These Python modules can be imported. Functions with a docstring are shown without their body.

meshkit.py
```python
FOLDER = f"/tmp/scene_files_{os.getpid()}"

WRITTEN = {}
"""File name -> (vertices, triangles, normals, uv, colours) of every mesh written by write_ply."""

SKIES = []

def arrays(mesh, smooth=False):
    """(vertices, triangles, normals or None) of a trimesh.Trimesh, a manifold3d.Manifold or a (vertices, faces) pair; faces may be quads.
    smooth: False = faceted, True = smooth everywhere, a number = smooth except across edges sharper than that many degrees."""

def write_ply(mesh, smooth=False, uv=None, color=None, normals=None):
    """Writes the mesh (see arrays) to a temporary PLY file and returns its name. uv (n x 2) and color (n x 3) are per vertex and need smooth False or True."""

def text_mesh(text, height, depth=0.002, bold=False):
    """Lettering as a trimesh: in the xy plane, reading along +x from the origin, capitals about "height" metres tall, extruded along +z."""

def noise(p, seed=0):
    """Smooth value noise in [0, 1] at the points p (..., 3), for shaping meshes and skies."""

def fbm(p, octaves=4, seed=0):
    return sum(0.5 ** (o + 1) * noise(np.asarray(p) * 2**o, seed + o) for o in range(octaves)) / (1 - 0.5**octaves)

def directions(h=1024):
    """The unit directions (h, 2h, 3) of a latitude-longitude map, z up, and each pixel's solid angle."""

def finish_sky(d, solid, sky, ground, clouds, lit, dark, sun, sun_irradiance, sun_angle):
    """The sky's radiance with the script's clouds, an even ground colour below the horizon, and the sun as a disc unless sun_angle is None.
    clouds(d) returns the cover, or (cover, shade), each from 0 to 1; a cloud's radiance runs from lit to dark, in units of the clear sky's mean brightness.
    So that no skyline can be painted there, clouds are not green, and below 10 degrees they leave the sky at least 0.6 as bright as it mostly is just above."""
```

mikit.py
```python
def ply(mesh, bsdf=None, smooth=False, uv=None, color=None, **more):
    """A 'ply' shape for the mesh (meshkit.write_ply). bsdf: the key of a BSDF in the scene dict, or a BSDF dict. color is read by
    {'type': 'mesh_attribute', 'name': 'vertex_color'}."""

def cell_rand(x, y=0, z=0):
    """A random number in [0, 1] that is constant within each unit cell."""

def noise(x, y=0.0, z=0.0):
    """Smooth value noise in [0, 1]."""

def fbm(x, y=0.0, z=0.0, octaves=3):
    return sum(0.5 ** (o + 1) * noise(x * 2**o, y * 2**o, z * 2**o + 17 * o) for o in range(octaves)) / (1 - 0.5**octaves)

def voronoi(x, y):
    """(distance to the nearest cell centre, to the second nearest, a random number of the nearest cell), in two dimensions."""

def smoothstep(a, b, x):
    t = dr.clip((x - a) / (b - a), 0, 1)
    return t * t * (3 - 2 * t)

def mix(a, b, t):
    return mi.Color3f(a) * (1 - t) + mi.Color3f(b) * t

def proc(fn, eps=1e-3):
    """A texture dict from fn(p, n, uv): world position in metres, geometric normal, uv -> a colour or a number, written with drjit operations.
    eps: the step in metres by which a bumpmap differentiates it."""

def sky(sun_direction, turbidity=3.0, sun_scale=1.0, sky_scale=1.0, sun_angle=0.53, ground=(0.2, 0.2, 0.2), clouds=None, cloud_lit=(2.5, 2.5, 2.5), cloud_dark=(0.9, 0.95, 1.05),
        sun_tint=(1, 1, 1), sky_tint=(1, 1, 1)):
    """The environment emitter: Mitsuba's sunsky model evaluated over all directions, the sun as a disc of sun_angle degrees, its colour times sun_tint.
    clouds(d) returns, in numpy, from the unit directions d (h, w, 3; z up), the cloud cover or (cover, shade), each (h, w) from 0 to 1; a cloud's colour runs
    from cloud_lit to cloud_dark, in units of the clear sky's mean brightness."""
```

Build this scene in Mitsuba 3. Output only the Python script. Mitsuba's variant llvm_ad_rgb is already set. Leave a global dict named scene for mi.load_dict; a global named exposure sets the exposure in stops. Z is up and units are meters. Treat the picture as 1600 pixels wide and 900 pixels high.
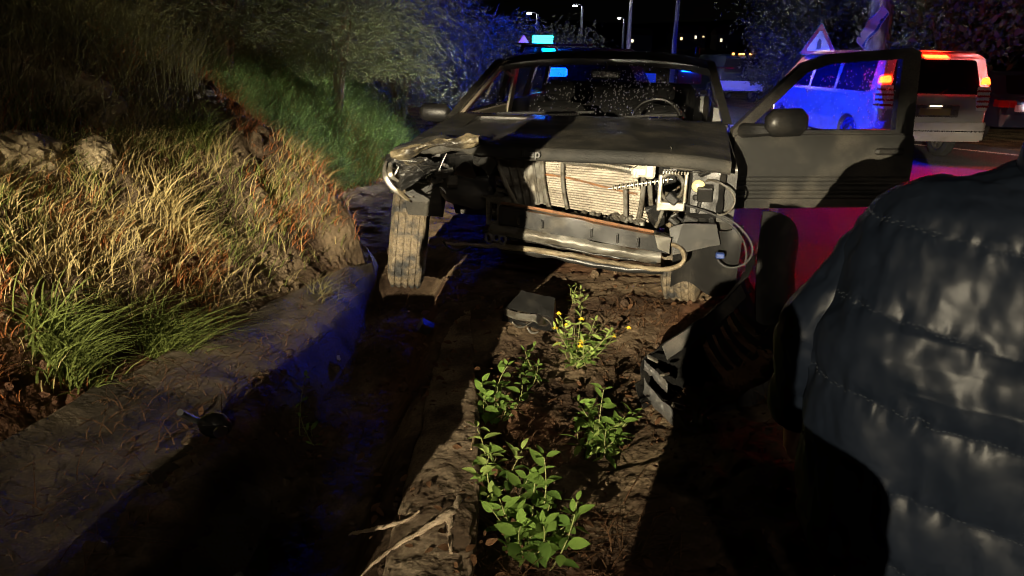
import math, random, numpy as np, trimesh, manifold3d as m3, mitsuba as mi, mikit, meshkit
import drjit as dr
from mikit import proc, noise, fbm, smoothstep, mix
from shapely.geometry import Polygon
T = mi.ScalarTransform4f
rng = np.random.default_rng(7)
scene, labels = {}, {}

# ---------------------------------------------------------------- camera, sky, lamps that are part of the place, exposure
exposure = 0.0
CAM = (0, 0, 1.7)
pitch, roll = math.radians(17.8), math.radians(1.2)
F = np.array([0, math.cos(pitch), -math.sin(pitch)]); R0 = np.array([1.0, 0, 0]); U0 = np.cross(R0, F)
UP = U0 * math.cos(roll) - R0 * math.sin(roll)
scene['camera'] = {'type': 'perspective', 'fov': 70.0, 'fov_axis': 'x', 'near_clip': 0.05, 'far_clip': 3000.0,
                   'to_world': T().look_at(origin=list(CAM), target=[float(v) for v in np.array(CAM) + F], up=[float(v) for v in UP])}
scene['sky'] = {**mikit.sky([0.3, 0.9, 0.25], turbidity=3, sun_scale=0.0, sky_scale=0.0015, sky_tint=(0.8, 0.9, 1.25)), 'sampling_weight': 1.5}

KEY_POS, KEY_AIM, KEY_POWER = np.array([-2.92, -7.0, 2.5]), np.array([0.2, 4.6, 0.75]), 2.1e6   # work lamp on a tripod, behind the camera, left
BLUE = (0.02, 0.10, 1.0)
RED = (1.0, 0.035, 0.012)

def emit(rgb, power, weight=1.0):
    return {'type': 'area', 'radiance': {'type': 'rgb', 'value': [float(c * power) for c in rgb]}, 'sampling_weight': float(weight)}

# ---------------------------------------------------------------- helpers
def free(key):
    if key not in scene and key not in labels and not any(k.startswith(key + '__') for k in scene): return key
    i = 1
    while True:
        k = f'{key}_{i:03d}'
        if k not in scene and k not in labels and not any(q.startswith(k + '__') for q in scene): return k
        i += 1
COUNT = {}
def free_part(key):
    if key not in scene: COUNT.setdefault(key, 0); return key
    while True:
        COUNT[key] = COUNT.get(key, 0) + 1
        k = f'{key}_{COUNT[key]:03d}'
        if k not in scene: return k
def put(name, mesh, mat, parent=None, smooth=30, tw=None, label=None, **kw):
    k = free_part(parent + '__' + name) if parent else free(name)
    s = dict(mesh) if isinstance(mesh, dict) else mikit.ply(mesh, mat, smooth=smooth, **kw)
    if tw is not None: s['to_world'] = tw
    scene[k] = s
    if label: labels[k] = {'label': label}
    return k
def thing(name, label, cat, group=None):
    k = free(name); tag(k, label, cat, group); return k
def tag(k, label=None, cat=None, group=None, kind=None):
    d = labels.setdefault(k, {})
    for n, v in (('label', label), ('category', cat), ('group', group), ('kind', kind)):
        if v: d[n] = v
    return k
def cat(ms): return trimesh.util.concatenate([m if isinstance(m, trimesh.Trimesh) else tm(m) for m in ms])
def tm(m):
    if isinstance(m, trimesh.Trimesh): return m
    if hasattr(m, 'to_mesh'):
        q = m.to_mesh(); return trimesh.Trimesh(q.vert_properties[:, :3], q.tri_verts, process=False)
    v, f, _ = meshkit.arrays(m); return trimesh.Trimesh(v, f, process=False)
def man(mesh):
    mesh = tm(mesh)
    return m3.Manifold(m3.Mesh(np.asarray(mesh.vertices, np.float32), np.asarray(mesh.faces, np.uint32)))
def hull(pts): return trimesh.convex.convex_hull(np.asarray(pts, float))
def cbox(x0, x1, y0, y1, z0, z1, b=0.01):
    b = min(b, abs(x1 - x0) / 2.1, abs(y1 - y0) / 2.1, abs(z1 - z0) / 2.1)
    p = []
    for sx, x in ((1, x0), (-1, x1)):
        for sy, y in ((1, y0), (-1, y1)):
            for sz, z in ((1, z0), (-1, z1)):
                p += [(x, y + sy * b, z + sz * b), (x + sx * b, y, z + sz * b), (x + sx * b, y + sy * b, z)]
    return hull(p)
def spline(pts, n):
    pts = np.asarray(pts, float)
    if len(pts) < 3: return np.linspace(pts[0], pts[-1], n)
    from scipy.interpolate import CubicSpline
    t = np.r_[0, np.cumsum(np.linalg.norm(np.diff(pts, axis=0), axis=1) + 1e-6)]
    return CubicSpline(t, pts)(np.linspace(0, t[-1], n))
def tube(pts, r, n=8, seg=None, curve=True, flat=1.0):
    p = spline(pts, seg or 6 * len(pts)) if curve else np.asarray(pts, float)
    r = np.interp(np.linspace(0, 1, len(p)), np.linspace(0, 1, len(np.atleast_1d(r))), np.atleast_1d(r)) if np.ndim(r) else np.full(len(p), r)
    t = np.gradient(p, axis=0); t /= np.linalg.norm(t, axis=1, keepdims=True) + 1e-12
    a = np.cross(t[0], [0, 0, 1] if abs(t[0][2]) < 0.9 else [1, 0, 0]); a /= np.linalg.norm(a)
    rings = []
    th = np.arange(n) / n * 2 * np.pi
    for i in range(len(p)):
        a = a - t[i] * (a @ t[i]); a /= np.linalg.norm(a) + 1e-12
        b = np.cross(t[i], a)
        rings.append(p[i] + r[i] * (np.cos(th)[:, None] * a + flat * np.sin(th)[:, None] * b))
    v = np.vstack(rings + [p[:1], p[-1:]]); f = []
    k = len(p)
    for i in range(k - 1):
        for j in range(n):
            q = (j + 1) % n
            f += [(i * n + j, i * n + q, (i + 1) * n + q), (i * n + j, (i + 1) * n + q, (i + 1) * n + j)]
    for j in range(n):
        q = (j + 1) % n
        f += [(k * n, q, j), (k * n + 1, (k - 1) * n + j, (k - 1) * n + q)]
    return trimesh.Trimesh(v, f, process=False)
def extr(poly, a0, a1, axis):
    """polygon of 2D points extruded along an axis: 'x' (y,z), 'y' (x,z), 'z' (x,y)"""
    m = trimesh.creation.extrude_polygon(Polygon(poly), a1 - a0, engine='earcut'); v = np.array(m.vertices)
    if axis == 'z': w = np.c_[v[:, 0], v[:, 1], v[:, 2] + a0]; fl = False
    elif axis == 'x': w = np.c_[v[:, 2] + a0, v[:, 0], v[:, 1]]; fl = False
    else: w = np.c_[v[:, 0], v[:, 2] + a0, v[:, 1]]; fl = True
    return trimesh.Trimesh(w, m.faces[:, ::-1] if fl else m.faces, process=False)
def rounded(poly, r): return list(Polygon(poly).buffer(-r).buffer(r, quad_segs=5).exterior.coords)[:-1]
def grid(fn, u, v, thick=0.0):
    """surface z(u,v) -> point, over two 1D arrays; optional thickness along the normal"""
    uu, vv = np.meshgrid(u, v, indexing='ij'); P = fn(uu, vv); nu, nv = uu.shape
    idx = np.arange(nu * nv).reshape(nu, nv)
    a, b, c, d = idx[:-1, :-1], idx[1:, :-1], idx[1:, 1:], idx[:-1, 1:]
    f = np.vstack([np.stack([a, b, c], -1).reshape(-1, 3), np.stack([a, c, d], -1).reshape(-1, 3)])
    m = trimesh.Trimesh(P.reshape(-1, 3), f, process=False)
    return solid(m, thick) if thick else m
def solid(m, thick):
    v, f = np.array(m.vertices), np.array(m.faces)
    fn = np.cross(v[f[:, 1]] - v[f[:, 0]], v[f[:, 2]] - v[f[:, 0]]); n = np.zeros_like(v)
    for k in range(3): np.add.at(n, f[:, k], fn)
    n /= np.linalg.norm(n, axis=1, keepdims=True) + 1e-12
    e = np.vstack([f[:, [0, 1]], f[:, [1, 2]], f[:, [2, 0]]]); es = {}
    for i, j in e.tolist(): es[(i, j)] = 1
    k = len(v); side = [t for (i, j) in es if (j, i) not in es for t in ((j, i, i + k), (j, i + k, j + k))]
    return trimesh.Trimesh(np.vstack([v, v - n * thick]), np.vstack([f, f[:, ::-1] + k] + ([np.array(side)] if side else [])), process=False)
def xf(m, M):
    m = tm(m).copy(); m.apply_transform(M); return m
def rotz(a): return trimesh.transformations.rotation_matrix(a, [0, 0, 1])
def euler(ax, ay, az, at=(0, 0, 0)):
    M = trimesh.transformations.euler_matrix(ax, ay, az); M[:3, 3] = at; return M
def frame(at, zdir, xdir=(1, 0, 0), s=1.0):
    z = np.array(zdir, float); z /= np.linalg.norm(z)
    x = np.asarray(xdir, float) - z * np.dot(xdir, z); x /= np.linalg.norm(x) + 1e-12
    M = np.eye(4); M[:3, 0], M[:3, 1], M[:3, 2], M[:3, 3] = x * s, np.cross(z, x) * s, z * s, at
    return M
def TW(M): return T(np.asarray(M, float).tolist() if False else mi.ScalarMatrix4f(np.asarray(M, float)))
def rough_up(m, amp, freq, seed=0):
    m = tm(m); v = np.array(m.vertices)
    o = np.stack([meshkit.fbm(v * freq + s * 31.7, 3, seed + s) - 0.5 for s in range(3)], -1)
    return trimesh.Trimesh(v + 2 * amp * o, m.faces, process=False)
def tess(m, L): return tm(man(m).refine_to_length(L))

# ---------------------------------------------------------------- materials
def col(c): return {'type': 'rgb', 'value': list(map(float, c))} if not isinstance(c, dict) else c
def mat(name, c, rough=0.5, metallic=0.0, two=True, bump=None, bs=0.01, **kw):
    b = {'type': 'principled', 'base_color': col(c), 'roughness': rough, 'metallic': metallic, 'specular': 0.5, **kw}
    if bump is not None: b = {'type': 'bumpmap', 'tex': bump, 'scale': bs, 'bsdf': b}
    scene[name] = {'type': 'twosided', 'bsdf': b} if two else b
    return name
def soil_col(p, n, uv):
    a = fbm(p.x * 3, p.y * 3, p.z * 3, 4); b = fbm(p.x * 22, p.y * 22, p.z * 22, 3); c = noise(p.x * 130, p.y * 130, p.z * 130)
    m = mix((0.042, 0.026, 0.016), (0.13, 0.095, 0.058), smoothstep(0.35, 0.68, a))
    m = mix(m, (0.075, 0.030, 0.014), smoothstep(0.52, 0.66, fbm(p.x * 1.7 + 9, p.y * 1.7, p.z * 1.7, 3)) * 0.7)
    return m * (0.55 + 0.9 * b) * (0.75 + 0.5 * c)
mat('soil', proc(soil_col), 0.85, bump=proc(lambda p, n, uv: fbm(p.x * 40, p.y * 40, p.z * 40, 4)), bs=0.03, specular=0.25)
def apron_col(p, n, uv):
    a = fbm(p.x * 4, p.y * 4, 0, 4); c = noise(p.x * 160, p.y * 160, p.z * 90)
    return mix((0.032, 0.025, 0.018), (0.085, 0.066, 0.046), smoothstep(0.35, 0.65, a)) * (0.7 + 0.6 * c)
mat('apron_mud', proc(apron_col), 0.75, bump=proc(lambda p, n, uv: fbm(p.x * 60, p.y * 60, p.z * 60, 3)), bs=0.008)
def asphalt_col(p, n, uv):
    c = noise(p.x * 120, p.y * 120, 0); a = fbm(p.x * 1.3, p.y * 1.3, 0, 3)
    return mi.Color3f(0.05, 0.048, 0.047) * (0.5 + c) * (0.7 + 0.6 * a)
mat('asphalt', proc(asphalt_col), 0.42, bump=proc(lambda p, n, uv: noise(p.x * 42, p.y * 42, 0) + 0.5 * noise(p.x * 110, p.y * 110, 3)), bs=0.014)
mat('road_paint', proc(lambda p, n, uv: mi.Color3f(0.62, 0.62, 0.58) * (0.55 + 0.45 * smoothstep(0.3, 0.5, fbm(p.x * 25, p.y * 25, 0, 3)))), 0.5)
def conc_col(p, n, uv):
    a = fbm(p.x * 7, p.y * 7, p.z * 7, 4); b = noise(p.x * 150, p.y * 150, p.z * 150)
    m = mix((0.065, 0.044, 0.028), (0.18, 0.14, 0.095), smoothstep(0.35, 0.7, a))
    return m * (0.6 + 0.8 * b)
mat('old_concrete', proc(conc_col), 0.8, bump=proc(lambda p, n, uv: fbm(p.x * 30, p.y * 30, p.z * 30, 4)), bs=0.02, specular=0.25)
mat('rock', proc(lambda p, n, uv: mix((0.15, 0.115, 0.065), (0.36, 0.29, 0.18), smoothstep(0.3, 0.7, fbm(p.x * 9, p.y * 9, p.z * 9, 4)))), 0.8, bump=proc(lambda p, n, uv: fbm(p.x * 35, p.y * 35, p.z * 35, 3)), bs=0.03, specular=0.25)
mat('bark', proc(lambda p, n, uv: mix((0.10, 0.07, 0.045), (0.36, 0.28, 0.20), smoothstep(0.35, 0.68, fbm(p.x * 9, p.y * 9, p.z * 2.5, 4)))), 0.85, bump=proc(lambda p, n, uv: fbm(p.x * 25, p.y * 25, p.z * 6, 3)), bs=0.03)
def dusty(base, dust, f, lo, hi):
    return proc(lambda p, n, uv: mix(base, dust, smoothstep(lo, hi, fbm(p.x * f, p.y * f, p.z * f, 4)) * (0.4 + 0.6 * noise(p.x * 140, p.y * 140, p.z * 140))))
mat('black_paint', dusty((0.020, 0.020, 0.019), (0.066, 0.060, 0.049), 5, 0.38, 0.8), 0.30, clearcoat=0.9, clearcoat_gloss=0.8)
mat('bent_paint', dusty((0.025, 0.022, 0.018), (0.17, 0.14, 0.085), 14, 0.40, 0.66), 0.45)
mat('black_plastic', dusty((0.010, 0.010, 0.010), (0.026, 0.024, 0.021), 9, 0.45, 0.75), 0.42)
mat('beam_black', dusty((0.009, 0.009, 0.009), (0.05, 0.044, 0.034), 12, 0.5, 0.75), 0.22, clearcoat=0.8)
mat('grey_plastic', dusty((0.045, 0.045, 0.044), (0.10, 0.09, 0.078), 9, 0.4, 0.7), 0.5)
mat('bare_metal', dusty((0.26, 0.25, 0.22), (0.10, 0.085, 0.06), 16, 0.42, 0.6), 0.33, metallic=0.7)
mat('dull_metal', dusty((0.14, 0.135, 0.12), (0.06, 0.05, 0.036), 14, 0.40, 0.6), 0.5, metallic=0.5)
mat('fin_metal', dusty((0.22, 0.195, 0.155), (0.09, 0.074, 0.055), 10, 0.4, 0.65), 0.55, metallic=0.3)
mat('rusty', dusty((0.17, 0.075, 0.03), (0.08, 0.045, 0.025), 20, 0.4, 0.6), 0.7)
mat('tyre_rubber', dusty((0.02, 0.02, 0.02), (0.15, 0.115, 0.07), 11, 0.30, 0.62), 0.8)
mat('dark_rubber', (0.018, 0.018, 0.018), 0.7)
mat('silver_paint', dusty((0.42, 0.41, 0.39), (0.30, 0.28, 0.25), 4, 0.45, 0.8), 0.30, metallic=0.35, clearcoat=0.6)
mat('navy_paint', (0.02, 0.028, 0.06), 0.25, clearcoat=0.8)
mat('dark_green_paint', (0.018, 0.026, 0.022), 0.25, clearcoat=0.8)
mat('white_paint', (0.75, 0.75, 0.73), 0.35)
mat('chrome', (0.75, 0.75, 0.75), 0.12, metallic=1.0)
mat('dark_glass', (0.008, 0.008, 0.009), 0.06, specular=0.6)
mat('white_plastic', (0.40, 0.38, 0.33), 0.4)
mat('beige_trim', (0.42, 0.38, 0.29), 0.7)
mat('seat_cloth', (0.012, 0.012, 0.012), 0.85, specular=0.2)
mat('blue_plastic', (0.03, 0.16, 0.45), 0.35)
mat('plug_blue', (0.012, 0.03, 0.13), 0.4)
mat('red_lens', (0.35, 0.01, 0.008), 0.15)
mat('clear_lens', (0.62, 0.62, 0.60), 0.12)
mat('yellow_lens', (0.55, 0.48, 0.25), 0.3)
mat('plate_yellow', (0.22, 0.18, 0.06), 0.5)
mat('letter_dark', (0.02, 0.02, 0.02), 0.5)
mat('letter_grey', (0.022, 0.022, 0.022), 0.4)
mat('sign_red', (0.55, 0.02, 0.02), 0.45)
mat('sign_white', (0.78, 0.78, 0.76), 0.45)
mat('flag_blue', (0.05, 0.16, 0.50), 0.7)
mat('pole_metal', (0.62, 0.64, 0.64), 0.5)
mat('dark_foliage', (0.028, 0.036, 0.018), 0.6)
mat('nylon', dusty((0.0012, 0.0018, 0.0032), (0.0021, 0.0028, 0.0046), 6, 0.3, 0.7), 0.40, specular=0.038)
mat('thread', (0.004, 0.005, 0.007), 0.8, specular=0.1)
mat('trouser_cloth', (0.010, 0.011, 0.015), 0.9, specular=0.1)
mat('skin', (0.42, 0.26, 0.19), 0.55)
mat('hair', (0.015, 0.012, 0.010), 0.6)
mat('shoe_leather', (0.015, 0.014, 0.013), 0.5)
mat('pale_wood', dusty((0.36, 0.285, 0.20), (0.22, 0.165, 0.11), 18, 0.35, 0.65), 0.8)
mat('dirty_cream', dusty((0.20, 0.165, 0.11), (0.09, 0.07, 0.045), 14, 0.38, 0.62), 0.55)
mat('stem_green', (0.16, 0.17, 0.06), 0.6)
mat('dry_stem', (0.30, 0.22, 0.12), 0.8)
mat('petal_yellow', (0.75, 0.52, 0.03), 0.6)
mat('house_wall', (0.12, 0.11, 0.09), 0.9)
mat('roof_tile', (0.16, 0.07, 0.045), 0.8)
scene['glass'] = {'type': 'thindielectric', 'int_ior': 1.5}
scene['drop_water'] = {'type': 'dielectric', 'int_ior': 1.33}
def leaf_mat(name, c, tr=0.5, rough=0.5):
    scene[name] = {'type': 'principledthin', 'base_color': col(c), 'roughness': rough, 'diff_trans': tr, 'spec_trans': 0.0}
leaf_mat('blade_straw', (0.46, 0.37, 0.17)); leaf_mat('blade_green', (0.14, 0.17, 0.045)); leaf_mat('blade_rust', (0.36, 0.13, 0.045)); leaf_mat('blade_olive', (0.15, 0.135, 0.06))
leaf_mat('blade_brown', (0.10, 0.055, 0.03))
leaf_mat('leaf_fresh', (0.13, 0.21, 0.045), 0.5, 0.4); leaf_mat('leaf_pale', (0.27, 0.36, 0.10), 0.5, 0.4); leaf_mat('leaf_deep', (0.09, 0.16, 0.035), 0.45, 0.4)
leaf_mat('leaf_tree', (0.12, 0.13, 0.08), 0.4); leaf_mat('leaf_bright', (0.13, 0.19, 0.085), 0.4)

# ---------------------------------------------------------------- the ground
def sst(a, b, x): t = np.clip((x - a) / (b - a), 0, 1); return t * t * (3 - 2 * t)
def foot(y):
    """x of the foot of the bank on the left, with a spur at y = 5.6 behind which it steps back"""
    return np.interp(y, [-20, 0, 1.8, 3.0, 4.0, 4.8, 5.35, 5.75, 6.1, 7.2, 8.5, 10, 13, 20, 40, 90], [-2.6, -2.3, -2.15, -1.95, -1.6, -1.32, -1.12, -1.28, -1.8, -1.95, -1.75, -1.35, -1.5, -3.0, -7.0, -18])
def road_edge(y): return np.interp(y, [-30, 2, 4.2, 6, 9, 12, 20, 50, 120], [3.6, 2.0, 1.72, 1.55, 1.0, 0.3, -1.5, -6.5, -14])
def G(x, y, fine=True):
    x, y = np.asarray(x, float), np.asarray(y, float)
    q = np.stack([x, y, 0 * x], -1)
    z = 0.12 + 0.07 * (meshkit.fbm(q * 1.3, 3, 1) - 0.5)
    # verge under the wreck, drainage channel, low apron
    z = z + 0.08 * sst(3.6, 4.3, y) * sst(-1.1, -0.8, x) * (1 - sst(7.5, 9.5, y))
    ch = sst(-1.25, -0.95, x) * (1 - sst(-0.62, -0.42, x)) * (1 - sst(5.0, 6.0, y))
    z = z - 0.27 * ch
    z = z + 0.10 * np.exp(-((x - 1.0) ** 2 + (y - 2.45) ** 2) / 0.18)          # heap of dirt by the loose bumper cover
    z = z - 0.07 * np.exp(-((x - 0.35) ** 2 / 0.08 + (y - 3.2) ** 2 / 0.8))
    # road bed
    rd = x - road_edge(y)
    s = sst(-0.25, 0.05, rd)
    z = z * (1 - s) + (0.085) * s
    # bank
    t = foot(y) - x + 0.22 * (meshkit.fbm(q * 1.1 + 5, 3, 4) - 0.5)
    b = np.interp(t, [-0.15, 0.0, 0.12, 0.35, 0.8, 1.3, 2.0, 3.2, 6, 12, 40, 300], [0, 0.03, 0.12, 0.42, 0.88, 1.25, 1.62, 2.1, 3.0, 4.6, 9, 26])
    sp = sst(5.0, 5.5, y) * (1 - sst(5.8, 6.3, y))
    b = b + sp * np.interp(t, [0, 0.1, 0.3, 1.0, 2], [0, 0.35, 0.45, 0.1, 0])
    lump = meshkit.fbm(q * 2.6, 4, 8) - 0.5
    z = z + b + np.clip(t / 0.5, 0, 1) * np.clip(6 - t, 0, 1) * 0.42 * lump
    if fine:
        inroad = np.clip(-rd / 0.1, 0, 1)
        z = z + inroad * (0.05 * (meshkit.fbm(q * 9, 3, 12) - 0.5) + 0.02 * (meshkit.fbm(q * 30, 2, 14) - 0.5))
    far = np.hypot(x, y)
    z = z + np.clip(far - 70, 0, None) * 0.02 * sst(60, 200, y) + sst(110, 260, y) * 16 * meshkit.fbm(q * 0.012, 3, 20)
    return z
gx = np.r_[np.linspace(-420, -30, 14), np.linspace(-28, -7, 22), np.linspace(-6.8, -3.2, 60), np.linspace(-3.17, 2.2, 235), np.linspace(2.3, 10, 40), np.linspace(11, 40, 15), np.linspace(50, 420, 12)]
gy = np.r_[np.linspace(-300, -14, 10), np.linspace(-12, 1.2, 22), np.linspace(1.3, 7.0, 255), np.linspace(7.04, 12, 110), np.linspace(12.2, 30, 50), np.linspace(32, 100, 24), np.linspace(108, 500, 26)]
gm = grid(lambda u, v: np.stack([u, v, G(u, v)], -1), gx, gy)
put('ground', gm, 'soil', smooth=True); tag('ground', kind='structure')
# wet asphalt as its own sheet over the road bed
ry = np.r_[np.linspace(-30, 1, 12), np.linspace(1.2, 14, 130), np.linspace(14.5, 40, 40), np.linspace(42, 120, 20)]
jag = lambda y: 0.08 * (meshkit.fbm(np.stack([y * 3, 0 * y, 0 * y], -1), 3, 3) - 0.5)
put('road', grid(lambda u, v: np.stack([road_edge(v) + 0.02 + jag(v) + u * (9.5 + 0.02 * np.abs(v)), v, 0.112 + 0 * u], -1), np.linspace(0, 1, 12), ry), 'asphalt', smooth=True); tag('road', kind='structure')
mk = []
def stripe(pts, w, z=0.116):
    p = spline(pts, 24); t = np.gradient(p, axis=0); t /= np.linalg.norm(t, axis=1, keepdims=True); nn = np.c_[-t[:, 1], t[:, 0]]
    v = np.vstack([np.c_[p + nn * w / 2, np.full(24, z)], np.c_[p - nn * w / 2, np.full(24, z)]])
    f = [q for i in range(23) for q in ((i, 24 + i, 25 + i), (i, 25 + i, i + 1))]
    return trimesh.Trimesh(v, f, process=False)
put('road_marking', stripe([(5.6, 8.0), (4.3, 9.6), (2.6, 12.0), (0.6, 15.0)], 0.12), 'road_paint'); tag('road_marking', kind='structure')
put('road_marking', stripe([(12.0, 10.5), (9.4, 13.2), (7.6, 15.5), (3.0, 21.0)], 0.14), 'road_paint'); tag('road_marking_001', kind='structure')

# ---------------------------------------------------------------- the wrecked car (local axes: u across, v backwards from the front axle, w up)
YAW = math.radians(13)
JM = np.array([[math.cos(YAW), math.sin(YAW), 0, 0.38], [-math.sin(YAW), math.cos(YAW), 0, 4.66], [0, 0, 1, 0.2], [0, 0, 0, 1.0]])
JT = TW(JM)
CAR = thing('wrecked_car', 'black off-road car with its front end torn open, facing the camera with one door open', 'car')
def jp(name, mesh, mt, parent=None, smooth=30, label=None): return put(name, mesh, mt, parent or CAR, smooth, JT, label)
side = [(-0.40, 0.50), (-0.44, 0.62), (-0.46, 0.93), (-0.33, 1.0), (0.42, 1.09), (1.2, 1.11), (3.72, 1.11), (3.86, 0.95), (3.90, 0.60), (3.84, 0.40), (-0.3, 0.36)]
front = rounded([(-0.93, 0.36), (-0.975, 0.55), (-0.965, 0.92), (-0.90, 1.12), (0.90, 1.12), (0.965, 0.92), (0.975, 0.55), (0.93, 0.36)], 0.03)
bd = man(extr(rounded(side, 0.03), -0.98, 0.98, 'x')) ^ man(extr(front, -1.2, 4.2, 'y'))
def cyl_x(v, w, r, a, b): return man(tube([(a, v, w), (b, v, w)], r, 40, 2, False))
for s in (-1, 1):
    for v in (0.0, 2.69): bd -= cyl_x(v, 0.37, 0.44, *sorted((s * 0.55, s * 1.1)))
bd -= man(cbox(-0.74, 0.74, -1.0, 0.36, 0.3, 1.3, 0.02))
bd -= man(cbox(-0.87, 0.87, 0.52, 3.66, 0.5, 1.3, 0.05))
bd -= man(cbox(0.8, 1.2, 0.56, 1.70, 0.52, 1.3, 0.05))
jp('body', bd, 'black_paint', smooth=35)
# bonnet with its crumpled front left corner
def hood(u, v):
    w = 1.0 + 0.032 * (u + 0.9) / 1.8 + 0.072 * (v + 0.78) / 1.2 - 0.035 * np.abs(u / 0.93) ** 5 + 0.018 * sst(0.45, 0.3, np.abs(u)) * sst(-0.8, -0.4, v)
    k = np.exp(-((u + 0.62) ** 2 / 0.07 + (v + 0.72) ** 2 / 0.05))
    q = np.stack([u * 9, v * 9, 0 * u], -1)
    w = w + k * (0.035 + 0.09 * (meshkit.fbm(q, 3, 2) - 0.5)) + 0.012 * (meshkit.fbm(q * 0.35, 2, 6) - 0.5)
    lip = np.clip((-0.74 - v) / 0.04, 0, 1)
    return np.stack([u * (1 + 0.01 * (v + 0.78)), v + 0.05 * k * (meshkit.fbm(q + 7, 2, 4) - 0.3) + 0.035 * np.clip(np.abs(u) - 0.6, 0, 1), w - 0.055 * lip ** 2], -1)
jp('bonnet', grid(hood, np.linspace(-0.92, 0.91, 120), np.r_[np.linspace(-0.785, -0.73, 8), np.linspace(-0.72, 0.40, 70)], 0.012), 'black_paint', smooth=40)
def peel(s, t):
    u = -0.90 + 0.50 * s; q = np.stack([s * 7, t * 2.4, 0 * s], -1)
    w = 0.985 + 0.10 * s - t * (0.075 + 0.03 * np.sin(s * 9)) * (1 - 0.45 * s) + 0.035 * (meshkit.fbm(q, 3, 3) - 0.5)
    w = w + 0.03 * t * (1 - s)
    return np.stack([u, -0.80 - 0.035 * np.sin(t * 3.0) + 0.05 * (meshkit.fbm(q * 1.3 + 3, 3, 5) - 0.5), w], -1)
jp('bonnet_edge', grid(peel, np.linspace(0, 1, 60), np.linspace(0, 1, 16), 0.004), 'bent_paint', CAR + '__bonnet', 25, 'folded dusty front edge of the bonnet with bare paint showing')
tx = meshkit.text_mesh('Jeep', 0.036, 0.005, bold=True); tv = np.array(tx.vertices); tv[:, 0] -= tv[:, 0].mean()
jp('lettering', trimesh.Trimesh(np.c_[tv[:, 0] - 0.12, -0.806 - tv[:, 2], tv[:, 1] + 0.978], tx.faces, process=False), 'letter_grey', CAR + '__bonnet', False)
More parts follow.
